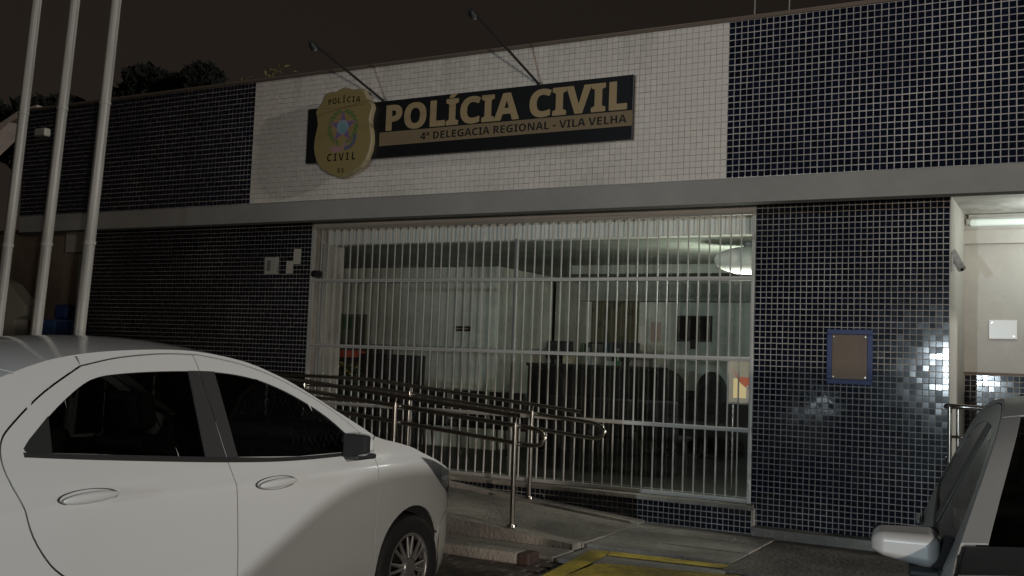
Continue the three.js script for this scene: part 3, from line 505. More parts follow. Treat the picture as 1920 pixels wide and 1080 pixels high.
  const bench = (x, l) => { const b = thing('waiting_chair', l, 'chair', [x, 0.285, -1.55], Math.PI + rr(-0.04, 0.04), 'dark waiting chairs inside the gate'); part('backrest', (() => { const g = rbx(-0.235, 0.235, 0.40, 0.82, -0.03, 0.03, 0.03); g.rotateX(-0.12); g.translate(0, 0, -0.16); return g; })(), dark, b); part('seat', rbx(-0.235, 0.235, 0.38, 0.43, -0.22, 0.24, 0.02), dark, b); for (const q of [-1, 1]) part('leg', rod([q * 0.2, 0, 0.16], [q * 0.2, 0.38, 0.1], 0.014), mat.steel, b); };
  ['first dark waiting chair of the row inside the gate, counted from the left', 'second dark waiting chair of the row inside the gate, from the left', 'third dark waiting chair of the row inside the gate, from the left', 'fourth dark waiting chair of the row inside the gate, from the left', 'fifth dark waiting chair of the row inside the gate, from the left', 'sixth dark waiting chair of the row inside the gate, from the left', 'last dark waiting chair of the row inside the gate, nearest the right jamb'].forEach((l, i) => bench(-4.75 + i * 0.52 + (i > 3 ? 0.25 : 0), l));
  const file = (x, y, z, w, h, d, c, name, l, cat) => { const t = thing(name, l, cat, [x, y, z], rr(-0.2, 0.2)); part('body', rbx(-w / 2, w / 2, 0, h, -d / 2, d / 2, Math.min(0.012, h * 0.3)), M(...c, 0.8), t); part('lid', rbx(-w / 2 - 0.006, w / 2 + 0.006, h + 0.0005, h + 0.025, -d / 2 - 0.006, d / 2 + 0.006, 0.006), M(c[0] * 0.8, c[1] * 0.8, c[2] * 0.8, 0.8), t); };
  file(-4.25, 1.446, -3.9, 0.22, 0.16, 0.2, [0.36, 0.33, 0.26], 'archive_box', 'pale archive box at the left end of the reception counter', 'box');
  file(-3.62, 1.446, -3.8, 0.14, 0.11, 0.14, [0.45, 0.40, 0.30], 'paper_box', 'small cream box on the reception counter beside the left monitor', 'box');
  file(-2.62, 1.446, -3.95, 0.26, 0.09, 0.2, [0.16, 0.15, 0.13], 'paper_tray', 'low grey tray at the right end of the reception counter', 'tray');
  file(-5.95, 1.486, -2.6, 0.3, 0.09, 0.24, [0.05, 0.05, 0.055], 'black_case', 'flat black case on top of the tall dark cabinet', 'case');
  const bt = (x, z, c, l) => { const t = thing('bottle', l, 'bottle', [x, 1.446, z]); part('body', new THREE.LatheGeometry([[0, 0], [0.034, 0], [0.036, 0.12], [0.014, 0.17], [0.013, 0.21], [0, 0.21]].map(q => new THREE.Vector2(...q)), 16), M(...c, 0.2), t); part('cap', rod([0, 0.2105, 0], [0, 0.228, 0], 0.014), M(0.3, 0.3, 0.32, 0.5), t); };
  bt(-3.30, -3.75, [0.3, 0.34, 0.36], 'clear bottle in the middle of the reception counter'); bt(-2.90, -3.8, [0.05, 0.12, 0.06], 'green bottle on the reception counter near the right monitor');
  // added glowing panel; its colours stand in for a reflection in the glass
  const yp = thing('added_glow_panel', 'added glowing yellow and red panel, standing in for a reflection, at the right jamb inside the gate', 'poster', [-0.30, 0.285, -0.75]);
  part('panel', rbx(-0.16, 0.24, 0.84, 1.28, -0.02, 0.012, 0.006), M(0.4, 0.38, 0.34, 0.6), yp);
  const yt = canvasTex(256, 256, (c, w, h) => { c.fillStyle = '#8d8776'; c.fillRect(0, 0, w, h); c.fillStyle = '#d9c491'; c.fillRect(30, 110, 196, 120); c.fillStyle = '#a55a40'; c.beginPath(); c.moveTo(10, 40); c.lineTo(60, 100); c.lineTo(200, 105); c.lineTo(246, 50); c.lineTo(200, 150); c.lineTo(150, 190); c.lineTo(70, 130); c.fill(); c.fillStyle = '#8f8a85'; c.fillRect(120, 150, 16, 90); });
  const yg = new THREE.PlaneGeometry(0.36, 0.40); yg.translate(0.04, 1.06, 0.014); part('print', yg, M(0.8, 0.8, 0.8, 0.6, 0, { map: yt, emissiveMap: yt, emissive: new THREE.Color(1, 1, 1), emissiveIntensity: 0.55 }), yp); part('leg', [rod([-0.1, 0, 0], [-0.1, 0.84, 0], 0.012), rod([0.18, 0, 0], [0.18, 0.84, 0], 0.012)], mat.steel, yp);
}

// ------------------------------------------------------------------ wheel stop
{
  const k = thing('wheel_stop', 'grey concrete wheel stop with a red painted end in front of the white car', 'wheel stop', [0, 0, 2.32]);
  part('bar', boxUV(rbx(-2.75, -1.02, 0.0, 0.085, -0.085, 0.085, 0.02)), mat.concreteLight, k); part('red_end', boxUV(rbx(-1.0185, -0.92, 0.0, 0.088, -0.088, 0.088, 0.02)), mat.red, k);
}

// ------------------------------------------------------------------ cars
function curve(pts, step = 0.03) { if (pts.length < 3) return pts; const c = new THREE.SplineCurve(pts.map(p => new THREE.Vector2(...p))), n = Math.max(pts.length, Math.ceil(c.getLength() / step)); return c.getPoints(n).map(p => [p.x, p.y]); }
function loop(...cs) { const o = []; for (const c of cs) for (const p of c) { const l = o[o.length - 1]; if (!l || Math.hypot(l[0] - p[0], l[1] - p[1]) > 1e-4) o.push(p); } const a = o[0], b = o[o.length - 1]; if (Math.hypot(a[0] - b[0], a[1] - b[1]) < 1e-4) o.pop(); let A = 0; o.forEach((p, i) => { const q = o[(i + 1) % o.length]; A += p[0] * q[1] - q[0] * p[1]; }); return A < 0 ? o.reverse() : o; }
function insetPoly(p, d) { const n = p.length; return p.map((b, i) => { const a = p[(i + n - 1) % n], c = p[(i + 1) % n]; let u = [b[0] - a[0], b[1] - a[1]], v = [c[0] - b[0], c[1] - b[1]]; const lu = Math.hypot(...u) || 1, lv = Math.hypot(...v) || 1; const n1 = [-u[1] / lu, u[0] / lu], n2 = [-v[1] / lv, v[0] / lv]; let m = [n1[0] + n2[0], n1[1] + n2[1]]; const l = Math.hypot(...m) || 1; m = [m[0] / l, m[1] / l]; const k = Math.min(2, 1 / Math.max(0.3, m[0] * n1[0] + m[1] * n1[1])); return [b[0] + m[0] * d * k, b[1] + m[1] * d * k]; }); }
function clipCell(poly, x0, x1, y0, y1) {
  let p = poly; for (const [ax, lim, sg] of [[0, x0, 1], [0, x1, -1], [1, y0, 1], [1, y1, -1]]) { const o = []; for (let i = 0; i < p.length; i++) { const a = p[i], b = p[(i + 1) % p.length], da = (a[ax] - lim) * sg, db = (b[ax] - lim) * sg; if (da >= 0) o.push(a); if ((da >= 0) !== (db >= 0)) { const t = da / (da - db); o.push([a[0] + (b[0] - a[0]) * t, a[1] + (b[1] - a[1]) * t]); } } p = o; if (!p.length) return p; } return p;
}
function patch(poly, cell, lift, flip, skirt = 0.012) {
  const V = [], Nn = [], idx = [], map = new Map(); let x0 = 1e9, x1 = -1e9, y0 = 1e9, y1 = -1e9; for (const p of poly) { x0 = Math.min(x0, p[0]); x1 = Math.max(x1, p[0]); y0 = Math.min(y0, p[1]); y1 = Math.max(y1, p[1]); }
  const e = 0.004, nrm = (a, b) => { const A = lift(a + e, b), B = lift(a - e, b), C = lift(a, b + e), D = lift(a, b - e); const u = [A[0] - B[0], A[1] - B[1], A[2] - B[2]], v = [C[0] - D[0], C[1] - D[1], C[2] - D[2]]; let n = [u[1] * v[2] - u[2] * v[1], u[2] * v[0] - u[0] * v[2], u[0] * v[1] - u[1] * v[0]]; const l = Math.hypot(...n) || 1; const s = flip ? -1 : 1; return n.map(q => q / l * s); };
  const vert = p => { const k = Math.round(p[0] * 5e4) + '_' + Math.round(p[1] * 5e4); let i = map.get(k); if (i === undefined) { i = V.length; V.push(lift(p[0], p[1])); Nn.push(nrm(p[0], p[1])); map.set(k, i); } return i; };
  const tri = (a, b, c) => { if (a === b || b === c || a === c) return; flip ? idx.push(a, c, b) : idx.push(a, b, c); };
  const nx = Math.ceil((x1 - x0) / cell), ny = Math.ceil((y1 - y0) / cell);
  for (let j = 0; j < ny; j++) for (let i = 0; i < nx; i++) {
    let c = clipCell(poly, x0 + i * cell, x0 + (i + 1) * cell, y0 + j * cell, y0 + (j + 1) * cell); c = c.filter((p, q) => { const o = c[(q + 1) % c.length]; return Math.hypot(p[0] - o[0], p[1] - o[1]) > 1e-5; }); if (c.length < 3) continue;
    let A = 0; c.forEach((p, q) => { const o = c[(q + 1) % c.length]; A += p[0] * o[1] - o[0] * p[1]; }); if (A < 1e-8) continue;
    if (c.length === 4) { const id = c.map(vert); tri(id[0], id[1], id[2]); tri(id[0], id[2], id[3]); }
    else { const id = c.map(vert); for (const f of THREE.ShapeUtils.triangulateShape(c.map(p => new THREE.Vector2(...p)), [])) { const s = (c[f[1]][0] - c[f[0]][0]) * (c[f[2]][1] - c[f[0]][1]) - (c[f[2]][0] - c[f[0]][0]) * (c[f[1]][1] - c[f[0]][1]); s >= 0 ? tri(id[f[0]], id[f[1]], id[f[2]]) : tri(id[f[0]], id[f[2]], id[f[1]]); } }
  }
  if (skirt) { // edge turned inwards
    const n = poly.length, ek = (a, b) => a.join() + '|' + b.join(), es = new Set(poly.map((a, i) => ek(a, poly[(i + 1) % n]))); for (let i = 0; i < n; i++) { const a = poly[i], b = poly[(i + 1) % n]; if (es.has(ek(b, a))) continue; const P = lift(...a), Q = lift(...b), na = nrm(...a), nb = nrm(...b), k = V.length; const dx = b[0] - a[0], dy = b[1] - a[1]; const o = lift(a[0] + dy * 0.3, a[1] - dx * 0.3), on = [o[0] - P[0], o[1] - P[1], o[2] - P[2]], l = Math.hypot(...on) || 1, N = on.map(q => q / l); V.push(P, Q, Q.map((q, t) => q - nb[t] * skirt), P.map((q, t) => q - na[t] * skirt)); Nn.push(N, N, N, N); flip ? idx.push(k, k + 1, k + 2, k, k + 2, k + 3) : idx.push(k, k + 2, k + 1, k, k + 3, k + 2); }
  }
  const g = new THREE.BufferGeometry(); g.setAttribute('position', new THREE.Float32BufferAttribute(V.flat(), 3)); g.setAttribute('normal', new THREE.Float32BufferAttribute(Nn.flat(), 3)); g.setAttribute('uv', new THREE.Float32BufferAttribute(V.flatMap(p => [p[2], p[1]]), 2)); g.setIndex(idx); return g;
}
function spline1(tab) { // monotone cubic through [x, y]
  const n = tab.length, x = tab.map(t => t[0]), y = tab.map(t => t[1]), d = [], m = []; for (let i = 0; i < n - 1; i++) d.push((y[i + 1] - y[i]) / (x[i + 1] - x[i])); m[0] = d[0]; m[n - 1] = d[n - 2];
  for (let i = 1; i < n - 1; i++) m[i] = d[i - 1] * d[i] <= 0 ? 0 : 2 * d[i - 1] * d[i] / (d[i - 1] + d[i]);
  return q => { if (q <= x[0]) return y[0] + m[0] * (q - x[0]); if (q >= x[n - 1]) return y[n - 1] + m[n - 1] * (q - x[n - 1]); let i = 0; while (q > x[i + 1]) i++; const h = x[i + 1] - x[i], t = (q - x[i]) / h, t2 = t * t, t3 = t2 * t; return y[i] * (2 * t3 - 3 * t2 + 1) + m[i] * h * (t3 - 2 * t2 + t) + y[i + 1] * (-2 * t3 + 3 * t2) + m[i + 1] * h * (t3 - t2); };
}
const BS = spline1([[-0.73, 0.44], [-0.70, 0.54], [-0.62, 0.66], [-0.4, 0.785], [-0.1, 0.828], [0.3, 0.845], [1.2, 0.85], [2.2, 0.848], [2.7, 0.825], [2.95, 0.76], [3.04, 0.66], [3.08, 0.52]]);
const VS = spline1([[0.1, 0.09], [0.18, 0.05], [0.26, 0.02], [0.4, 0.004], [0.52, 0.004], [0.62, 0.001], [0.78, 0.001], [0.865, 0.005], [0.885, 0.013], [0.91, 0.025], [0.96, 0.045], [1.0, 0.066], [1.1, 0.115], [1.2, 0.165], [1.3, 0.215], [1.42, 0.28], [1.5, 0.33]]);
function makeCar(name, label, pos, turn, paint, rimM, opt = { mw: 0.15, mo: 0.088, md: 0.085, glass: 0.03 }) {
  const car = thing(name, label, 'car', pos, turn);
  const X = (s, h) => BS(s) - VS(h), tint = mat.glassTint.clone(); tint.roughness = opt.glass;
  const TOP = curve([[-0.71, 0.665], [-0.6, 0.735], [-0.45, 0.80], [-0.3, 0.855], [-0.162, 0.90], [-0.05, 0.942], [0.07, 0.972], [0.2, 1.0], [0.305, 1.033], [0.521, 1.144], [0.789, 1.283], [0.95, 1.350], [1.145, 1.408], [1.46, 1.446], [1.85, 1.436], [2.144, 1.402], [2.36, 1.345], [2.55, 1.27], [2.75, 1.14], [2.92, 0.99], [3.02, 0.86]], 0.035);
  const topH = spline1(TOP.filter((p, i) => i === 0 || p[0] > TOP[i - 1][0] + 1e-4));
  const topSeg = (a, b) => { const o = [[a, topH(a)]]; for (const p of TOP) if (p[0] > a + 0.005 && p[0] < b - 0.005) o.push(p); o.push([b, topH(b)]); return o; };
  const R = 0.335, arc = (cs, a0, a1, r = R) => { const o = []; for (let i = 0; i <= 20; i++) { const a = a0 + (a1 - a0) * i / 20; o.push([cs + Math.cos(a) * r, 0.300 + Math.sin(a) * r * 0.985]); } return o; };
  const DT = [[0.352, 0.985], [0.466, 1.082], [0.661, 1.205], [0.925, 1.325], [1.152, 1.391], [1.373, 1.425], [1.439, 1.43]];
  const DT2 = [[1.439, 1.43], [1.623, 1.429], [1.86, 1.408], [2.057, 1.372]];
  const CR = [[2.057, 1.372], [2.258, 1.27], [2.417, 1.159], [2.473, 1.102], [2.488, 1.035], [2.475, 0.962], [2.45, 0.90], [2.41, 0.78], [2.33, 0.665], [2.25, 0.60]];
  const CA = [[0.345, 0.24], [0.355, 0.40], [0.362, 0.536], [0.351, 0.673], [0.354, 0.812], [0.361, 0.92], [0.352, 0.985]];
  const CB = [[1.439, 1.43], [1.432, 1.361], [1.43, 1.1], [1.426, 0.975], [1.41, 0.875], [1.391, 0.667], [1.375, 0.485], [1.37, 0.24]];
  const rev = a => [...a].reverse();
  const aR0 = Math.acos((2.25 - 2.49) / R);
  const frontDoor = loop(curve(CA), curve(DT), curve(CB), [[0.345, 0.24]]);
  const rearDoor = loop(rev(curve(CB)), curve(DT2), curve(CR), arc(2.49, aR0 + 0.05, Math.PI * 1.02), [[2.155, 0.24], [1.37, 0.24]]);
  const fender = loop(curve(CA), [[0.30, 1.028]], rev(topSeg(-0.66, 0.27)), [[-0.66, 0.60], [-0.46, 0.57], [-0.33, 0.49]], rev(arc(0, 0.0, Math.PI).filter(p => p[1] < 9).map(p => p)).filter(p => p[0] > -0.31).map(p => p), [[0.335, 0.24]]);
  const bumper = loop([[-0.725, 0.655], [-0.66, 0.597], [-0.46, 0.567], [-0.33, 0.487]], rev(arc(0, 0, Math.PI)).filter(p => p[0] < -0.29 && p[1] < 0.47), [[-0.335, 0.24], [-0.36, 0.17], [-0.725, 0.17]]);
  const rail = loop([[0.30, 1.03]], topSeg(0.31, 2.06), [[2.06, 1.378]], rev(curve(DT2)), rev(curve(DT)));
  const quarter = loop(rev(curve(CR)), topSeg(2.07, 3.0), [[3.03, 0.84], [3.06, 0.55], [2.86, 0.50]], arc(2.49, 0.55, aR0 - 0.02));
  const rbump = loop([[2.86, 0.497], [3.06, 0.547], [3.06, 0.2], [2.84, 0.2], [2.825, 0.30]], arc(2.49, 0.0, 0.52));
  const sill = loop([[0.345, 0.236], [2.15, 0.236], [2.15, 0.15], [0.345, 0.15]]);
  const shell = loop(topSeg(-0.70, 0.34), [[0.36, 0.935], [0.96, 0.945], [1.42, 0.968], [2.045, 1.016], [2.42, 1.04], [2.52, 1.05]], topSeg(2.53, 3.02), [[3.06, 0.2], [2.835, 0.2]], arc(2.49, 0, Math.PI, 0.345), [[2.14, 0.16], [0.345, 0.16]], arc(0, 0, Math.PI, 0.345), [[-0.35, 0.18], [-0.70, 0.18]]);
  const DLOf = loop(curve([[0.43, 0.958], [0.616, 1.120], [0.81, 1.230], [1.007, 1.306], [1.174, 1.342], [1.34, 1.358], [1.395, 1.360]]), curve([[1.395, 1.360], [1.40, 1.15], [1.41, 0.982]]), [[0.96, 0.958]]);
  const DLOr = loop(curve([[1.45, 1.361], [1.654, 1.358], [1.856, 1.348], [1.995, 1.331], [2.10, 1.29], [2.244, 1.20], [2.365, 1.105], [2.395, 1.075], [2.385, 1.058], [2.30, 1.050]]), curve([[2.30, 1.05], [2.045, 1.030], [1.75, 1.004], [1.46, 0.984]]), [[1.455, 1.15]]);
  const pillarF = loop([[1.345, 1.356], [1.4345, 1.358], [1.4215, 0.985], [1.360, 0.980]]), pillarR = loop([[1.4405, 1.358], [1.50, 1.358], [1.548, 0.992], [1.4285, 0.986]]);
  const quarterGlass = loop([[2.262, 1.186], [2.365, 1.105], [2.395, 1.075], [2.385, 1.058], [2.285, 1.049]]);
  const seal = loop(curve([[0.40, 0.945], [0.96, 0.945], [1.42, 0.966], [2.045, 1.014], [2.40, 1.046]]), rev(curve([[0.40, 0.962], [0.96, 0.962], [1.42, 0.987], [2.045, 1.034], [2.40, 1.062]])));
  const hlamp = loop(curve([[-0.085, 0.893], [-0.2, 0.868], [-0.35, 0.82], [-0.5, 0.765], [-0.62, 0.70]]), curve([[-0.62, 0.70], [-0.64, 0.64], [-0.60, 0.60]]), curve([[-0.60, 0.60], [-0.45, 0.655], [-0.3, 0.74], [-0.17, 0.83], [-0.085, 0.893]]));
  const tlamp = loop(curve([[2.80, 1.02], [2.92, 0.93], [3.0, 0.82], [3.01, 0.70]]), curve([[3.01, 0.70], [2.93, 0.72], [2.86, 0.80], [2.80, 1.02]]));
  for (const sg of [1, -1]) {
    const lift = off => (s, h) => [sg * (X(s, h) + off), h, s], P = (poly, off, ins, sk, cell = 0.04) => patch(ins ? insetPoly(poly, ins) : poly, cell, lift(off), sg < 0 ? false : true, sk);
    part('inner_shell', P(shell, -0.016, 0, 0, 0.06), mat.black, car);
    const fd = part('front_door', P(keyhole(insetPoly(frontDoor, 0.0035), insetPoly(DLOf, 0.004)), 0, 0, 0.012), paint, car), rd = part('rear_door', P(keyhole(insetPoly(rearDoor, 0.0035), insetPoly(DLOr, 0.004)), 0, 0, 0.012), paint, car);
    part('fender', P(fender, 0, 0.0035, 0.012), paint, car); part('front_bumper', P(bumper, 0.001, 0.003, 0.012, 0.025), paint, car); part('roof_rail', P(rail, 0, 0.0025, 0.01), paint, car); part('rear_quarter', P(quarter, 0, 0.0035, 0.012), paint, car); part('rear_bumper', P(rbump, 0, 0.003, 0.012), paint, car); part('sill', P(sill, -0.01, 0, 0.01), mat.blackPlastic, car);
    part('window', P(DLOf, -0.004, 0, 0), tint, fd); part('window', P(DLOr, -0.004, 0, 0), tint, rd);
    part('pillar_trim', P(pillarF, 0.0045, 0, 0.005), M(0.035, 0.033, 0.034, 0.55), fd); part('pillar_trim', P(pillarR, 0.0045, 0, 0.005), M(0.035, 0.033, 0.034, 0.55), rd); part('quarter_glass', P(quarterGlass, 0.001, 0, 0.004), M(0.03, 0.032, 0.03, 0.25), rd);
    part('window_seal', P(seal, 0.005, 0, 0.008), mat.rubber, car);
    part('headlight', P(hlamp, 0.005, 0, 0.02, 0.02), M(0.10, 0.105, 0.105, 0.06, 0.1, { clearcoat: 1, clearcoatRoughness: 0.02 }), car); part('tail_light', P(tlamp, 0.005, 0, 0.02, 0.02), M(0.18, 0.01, 0.01, 0.15), car);
    for (const [s0, h0, d] of [[1.155, 0.858, fd], [2.175, 0.890, rd]]) {
      const b = new THREE.SphereGeometry(1, 28, 16); b.scale(0.013, 0.021, 0.125); b.rotateX(0.03); b.translate(sg * (X(s0, h0) + 0.020), h0, s0);
      part('handle', [b], paint, d);
      const cu = new THREE.TorusGeometry(0.1, 0.0035, 8, 40); cu.scale(1.32, 0.30, 1); cu.rotateY(Math.PI / 2); cu.translate(sg * (X(s0, h0) + 0.002), h0, s0); part('handle_recess', cu, mat.rubber, d);
    }
    // door mirror
    const mx = X(0.47, 0.97), mir = new THREE.Group(); mir.name = 'door_mirror'; car.add(mir);
    const hg = new RoundedBoxGeometry(opt.mw, 0.126, opt.md, 6, 0.038); { const p = hg.attributes.position; for (let i = 0; i < p.count; i++) { const k = p.getX(i) * sg; if (p.getY(i) < 0) p.setY(i, p.getY(i) * (1 - 0.7 * Math.max(0, k / 0.1))); else p.setY(i, p.getY(i) * (1 - 0.12 * Math.max(0, k / 0.1))); if (p.getZ(i) < 0) { p.setZ(i, p.getZ(i) * (1 - 0.4 * Math.max(0, k / 0.1))); p.setY(i, p.getY(i) * 0.82); } } hg.computeVertexNormals(); }
    hg.translate(sg * (mx + opt.mo), 0.998, 0.62 - opt.md / 2); part('mirror_housing', hg, paint, mir);
    const gg = new RoundedBoxGeometry(opt.mw - 0.004, 0.12, 0.05, 3, 0.014); { const p = gg.attributes.position; for (let i = 0; i < p.count; i++) { const k = p.getX(i) * sg; p.setY(i, p.getY(i) * (p.getY(i) < 0 ? 1 - 0.7 * Math.max(0, k / 0.1) : 1 - 0.12 * Math.max(0, k / 0.1))); } gg.computeVertexNormals(); } gg.translate(sg * (mx + opt.mo), 0.998, 0.612); part('mirror_glass', gg, mat.blackMatt, mir);
    part('mirror_foot', [rbx(Math.min(sg * (mx - 0.03), sg * (mx + 0.10)), Math.max(sg * (mx - 0.03), sg * (mx + 0.10)), 0.925, 0.952, 0.45, 0.62, 0.012), rod([sg * (mx + 0.01), 0.94, 0.50], [sg * (mx - 0.02), 1.03, 0.58], 0.03, 0.02)], mat.blackPlastic, mir);
    const ln = (z) => { const g = new THREE.CylinderGeometry(0.345, 0.345, 0.24, 40, 1, true, 0, Math.PI); g.rotateZ(Math.PI / 2); g.rotateX(0); g.translate(0, 0, 0); return g; };
    for (const s of [0, 2.49]) { const g = new THREE.CylinderGeometry(0.345, 0.345, 0.26, 40, 1, true); g.rotateZ(Math.PI / 2); g.translate(sg * 0.66, 0.302, s); part('wheel_arch_liner', g, M(0.045, 0.043, 0.042, 0.85, 0, { side: THREE.DoubleSide }), car); }
  }
  // top sheets: bonnet, cowl, windscreen, roof, rear window
  const crown = spline1([[-0.71, 0.0], [-0.6, 0.03], [-0.3, 0.055], [0.2, 0.05], [0.35, 0.045], [1.0, 0.05], [1.5, 0.052], [2.2, 0.045], [2.7, 0.03], [3.02, 0.01]]);
  const bowl = spline1([[-0.71, 0], [-0.5, -0.05], [0.1, -0.07], [0.3, -0.11], [0.6, -0.06], [0.95, -0.05], [1.2, 0], [2.2, 0.02], [2.5, 0.05], [3.02, 0.05]]); // centre runs ahead of the sides
  const tl = off => (s, u) => { const w = X(s, topH(s)); return [w * u, topH(s) + crown(s) * (1 - u * u) + off, s + bowl(s) * (1 - u * u)]; };
  const sheet = (n, s0, s1, u0, u1, m, off = 0, ins = 0) => { const a = []; for (let i = 0; i <= 24; i++) a.push([s0 + (s1 - s0) * i / 24, u0]); for (let i = 0; i <= 24; i++) a.push([s1, u0 + (u1 - u0) * i / 24]); for (let i = 24; i >= 0; i--) a.push([s0 + (s1 - s0) * i / 24, u1]); for (let i = 24; i >= 0; i--) a.push([s0, u0 + (u1 - u0) * i / 24]); return part(n, patch(loop(a), 0.08, tl(off), false, 0.006), m, car); };
  sheet('bonnet', -0.705, 0.17, -0.985, 0.985, paint); sheet('cowl', 0.178, 0.345, -1, 1, mat.blackPlastic, -0.006); const wsM = mat.glassTint;
  sheet('windscreen', 0.35, 1.07, -0.90, 0.90, wsM, -0.003); sheet('windscreen_pillar', 0.35, 1.07, 0.905, 1.0, paint); sheet('windscreen_pillar', 0.35, 1.07, -1.0, -0.905, paint);
  sheet('roof', 1.078, 2.36, -1, 1, paint); sheet('rear_window', 2.37, 2.93, -0.86, 0.86, wsM, -0.003); sheet('rear_pillar', 2.37, 2.93, 0.865, 1, paint); sheet('rear_pillar', 2.37, 2.93, -1, -0.865, paint); sheet('tailgate_top', 2.935, 3.02, -1, 1, paint);
  // front and rear fascia
  const front = (x, h) => { const u = Math.min(1, Math.abs(x) / 0.44); return [x, h, -0.765 + 0.045 * u * u * u + VS(h) * 0.8 + Math.max(0, h - 0.6) * 0.25]; };
  part('front_fascia', patch(loop([[-0.44, 0.17], [0.44, 0.17], [0.44, 0.665], [-0.44, 0.665]]), 0.06, front, true, 0.02), paint, car);
  part('grille', patch(loop(curve([[-0.36, 0.42], [-0.28, 0.31], [0.28, 0.31], [0.36, 0.42], [0.3, 0.55], [-0.3, 0.55], [-0.36, 0.42]])), 0.06, (x, h) => { const q = front(x, h); q[2] -= 0.005; return q; }, true, 0.01), mat.blackPlastic, car);
  const rear = (x, h) => { const u = Math.min(1, Math.abs(x) / 0.52); return [x, h, 3.12 - 0.05 * u * u - Math.max(0, h - 0.55) * 0.16]; };
  part('tailgate', patch(loop([[-0.54, 0.56], [0.54, 0.56], [0.54, 0.865], [-0.54, 0.865]]), 0.06, rear, false, 0.02), paint, car); part('rear_fascia', patch(loop([[-0.54, 0.2], [0.54, 0.2], [0.54, 0.55], [-0.54, 0.55]]), 0.06, rear, false, 0.02), paint, car);
  { const st = M(0.03, 0.03, 0.032, 0.85), tr = M(0.015, 0.015, 0.016, 0.7);
    for (const [x, z] of [[-0.36, 1.22], [0.36, 1.22], [-0.36, 2.08], [0.36, 2.08]]) { const q = new THREE.Group(); q.name = 'seat'; car.add(q); const bk = rbx(-0.24, 0.24, 0, 0.58, -0.06, 0.06, 0.05); bk.rotateX(0.28); bk.translate(x, 0.5, z + 0.18); part('seat_back', bk, st, q); part('seat_cushion', rbx(x - 0.25, x + 0.25, 0.42, 0.54, z - 0.28, z + 0.18, 0.05), st, q); const hr = rbx(-0.13, 0.13, 0, 0.17, -0.04, 0.04, 0.04); hr.rotateX(0.2); hr.translate(x, 1.09, z + 0.345); part('headrest', hr, st, q); }
    part('dashboard', rbx(-0.68, 0.68, 0.72, 0.955, 0.36, 0.72, 0.05), tr, car); const wh = new THREE.TorusGeometry(0.185, 0.014, 10, 40); wh.rotateX(-0.45); wh.translate(-0.36, 0.95, 0.86); part('steering_wheel', [wh, rod([-0.54, 0.95, 0.86], [-0.18, 0.95, 0.86], 0.014)], tr, car); part('parcel_shelf', rbx(-0.6, 0.6, 0.95, 0.97, 2.45, 2.85, 0.008), tr, car); part('cabin_floor', rbx(-0.7, 0.7, 0.421, 0.44, 0.5, 2.9, 0.008), tr, car); }
  part('underbody', rbx(-0.55, 0.55, 0.2, 0.42, -0.6, 2.95, 0.03), mat.black, car);
  // wheels
  const wheel = new THREE.Group(); wheel.name = 'wheel';
  const tyre = new THREE.LatheGeometry([[0.185, -0.085], [0.20, -0.092], [0.25, -0.096], [0.275, -0.088], [0.289, -0.07], [0.291, 0], [0.289, 0.07], [0.275, 0.088], [0.25, 0.096], [0.20, 0.092], [0.185, 0.085]].map(p => new THREE.Vector2(...p)), 56); tyre.rotateZ(-Math.PI / 2); part('tyre', tyre, mat.rubber, wheel);
  const dish = new THREE.CylinderGeometry(0.186, 0.186, 0.03, 48); dish.rotateZ(Math.PI / 2); part('hub_backing', dish, M(0.014, 0.014, 0.014, 0.6), wheel);
  const rim = new THREE.LatheGeometry([[0.170, 0.064], [0.172, 0.082], [0.180, 0.088], [0.192, 0.086], [0.194, 0.076], [0.186, 0.03]].map(p => new THREE.Vector2(...p)), 56); rim.rotateZ(-Math.PI / 2);
  const sp = []; for (let i = 0; i < 8; i++) for (const k of [-0.16, 0.16]) { const a = i * Math.PI / 4 + 0.39, b = a + k; const A = [0.080, Math.sin(a + k * 0.7) * 0.055, Math.cos(a + k * 0.7) * 0.055], B = [0.074, Math.sin(b) * 0.173, Math.cos(b) * 0.173]; sp.push(rod(A, B, 0.013, 0.009, 8)); }
  const cap = new THREE.CylinderGeometry(0.045, 0.058, 0.02, 28); cap.rotateZ(-Math.PI / 2); cap.translate(0.084, 0, 0);
  part('rim', [rim, ...sp, cap], rimM, wheel);
  for (const [x, z, r] of [[0.735, 0, 0], [0.735, 2.49, 0], [-0.735, 0, Math.PI], [-0.735, 2.49, Math.PI]]) { const w = wheel.clone(); w.position.set(x, 0.293, z); w.rotation.y = r; w.rotation.order = 'YXZ'; w.rotation.x = 0.3; car.add(w); }
  return car;
}
function keyhole(outer, hole) { let bi = 0, bj = 0, bd = 1e9; outer.forEach((p, i) => hole.forEach((q, j) => { const d = Math.hypot(p[0] - q[0], p[1] - q[1]); if (d < bd) { bd = d; bi = i; bj = j; } })); const h = []; for (let k = 0; k <= hole.length; k++) h.push(hole[(bj - k + hole.length * 2) % hole.length]); return [...outer.slice(0, bi + 1), ...h, ...outer.slice(bi)]; }
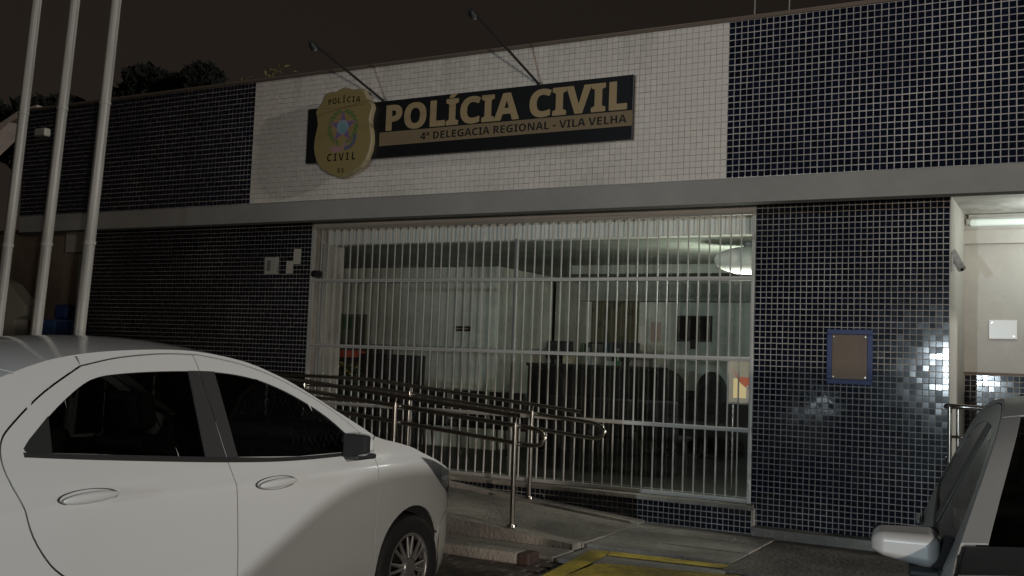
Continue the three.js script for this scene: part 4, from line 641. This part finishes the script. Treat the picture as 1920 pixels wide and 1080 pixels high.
const whitePaint = M(0.60, 0.605, 0.60, 0.28, 0, { clearcoat: 0.9, clearcoatRoughness: 0.06 }), silverPaint = M(0.29, 0.29, 0.285, 0.45, 0.1, { clearcoat: 0.25, clearcoatRoughness: 0.15 });
makeCar('white_car', 'white four-door car parked nose towards the ramp, at the left', [-1.55, 0.008, 4.22], 0, whitePaint, M(0.36, 0.35, 0.34, 0.32, 0.7));
makeCar('silver_car', 'silver car at the right edge with only its door mirror and windscreen pillar in view', [2.972, 0.008, 6.20], Math.PI + 0.135, silverPaint, M(0.4, 0.4, 0.4, 0.3, 0.8), { mw: 0.205, mo: 0.110, md: 0.13, glass: 0.22 }).scale.set(0.92, 0.955, 0.92);

// ------------------------------------------------------------------ floodlights behind the camera
LAMPS.forEach(L => {
  const f = thing('site_floodlight', L.label, 'floodlight', [L.p[0], 0, L.p[2]]), y = L.p[1]; f.rotation.y = Math.atan2(L.aim[0] - L.p[0], L.aim[2] - L.p[2]);
  part('tripod', [0, 1, 2].map(i => rod([0, y - 0.35, -0.08], [Math.cos(i * 2.094 + 0.5) * 0.45, -0.02, Math.sin(i * 2.094 + 0.5) * 0.45 - 0.08], 0.014)).concat(rod([0, y - 0.5, -0.08], [0, y - 0.12, -0.08], 0.018)), mat.black, f);
  part('housing', rbx(-0.16, 0.16, y - 0.12, y + 0.12, -0.12, -0.02, 0.02), M(0.5, 0.35, 0.03, 0.5), f);
  const e = new THREE.PlaneGeometry(0.27, 0.19); e.translate(0, y, -0.015); part('lamp_face', e, M(0.9, 0.9, 0.9, 0.5, 0, { emissive: new THREE.Color().setRGB(...L.c), emissiveIntensity: 14 }), f);
  const pl = new THREE.SpotLight(new THREE.Color().setRGB(...L.c), L.I, 0, L.ang, 0.9, 2); pl.position.set(0, y, 0.06); pl.castShadow = true; pl.shadow.radius = L.r; f.add(pl); pl.target.position.set(0, L.aim[1], Math.hypot(L.aim[0] - L.p[0], L.aim[2] - L.p[2])); f.add(pl.target);
});

scene.traverse(o => { if (o.isMesh) { o.castShadow = true; o.receiveShadow = true; } });
renderer.render(scene, camera);
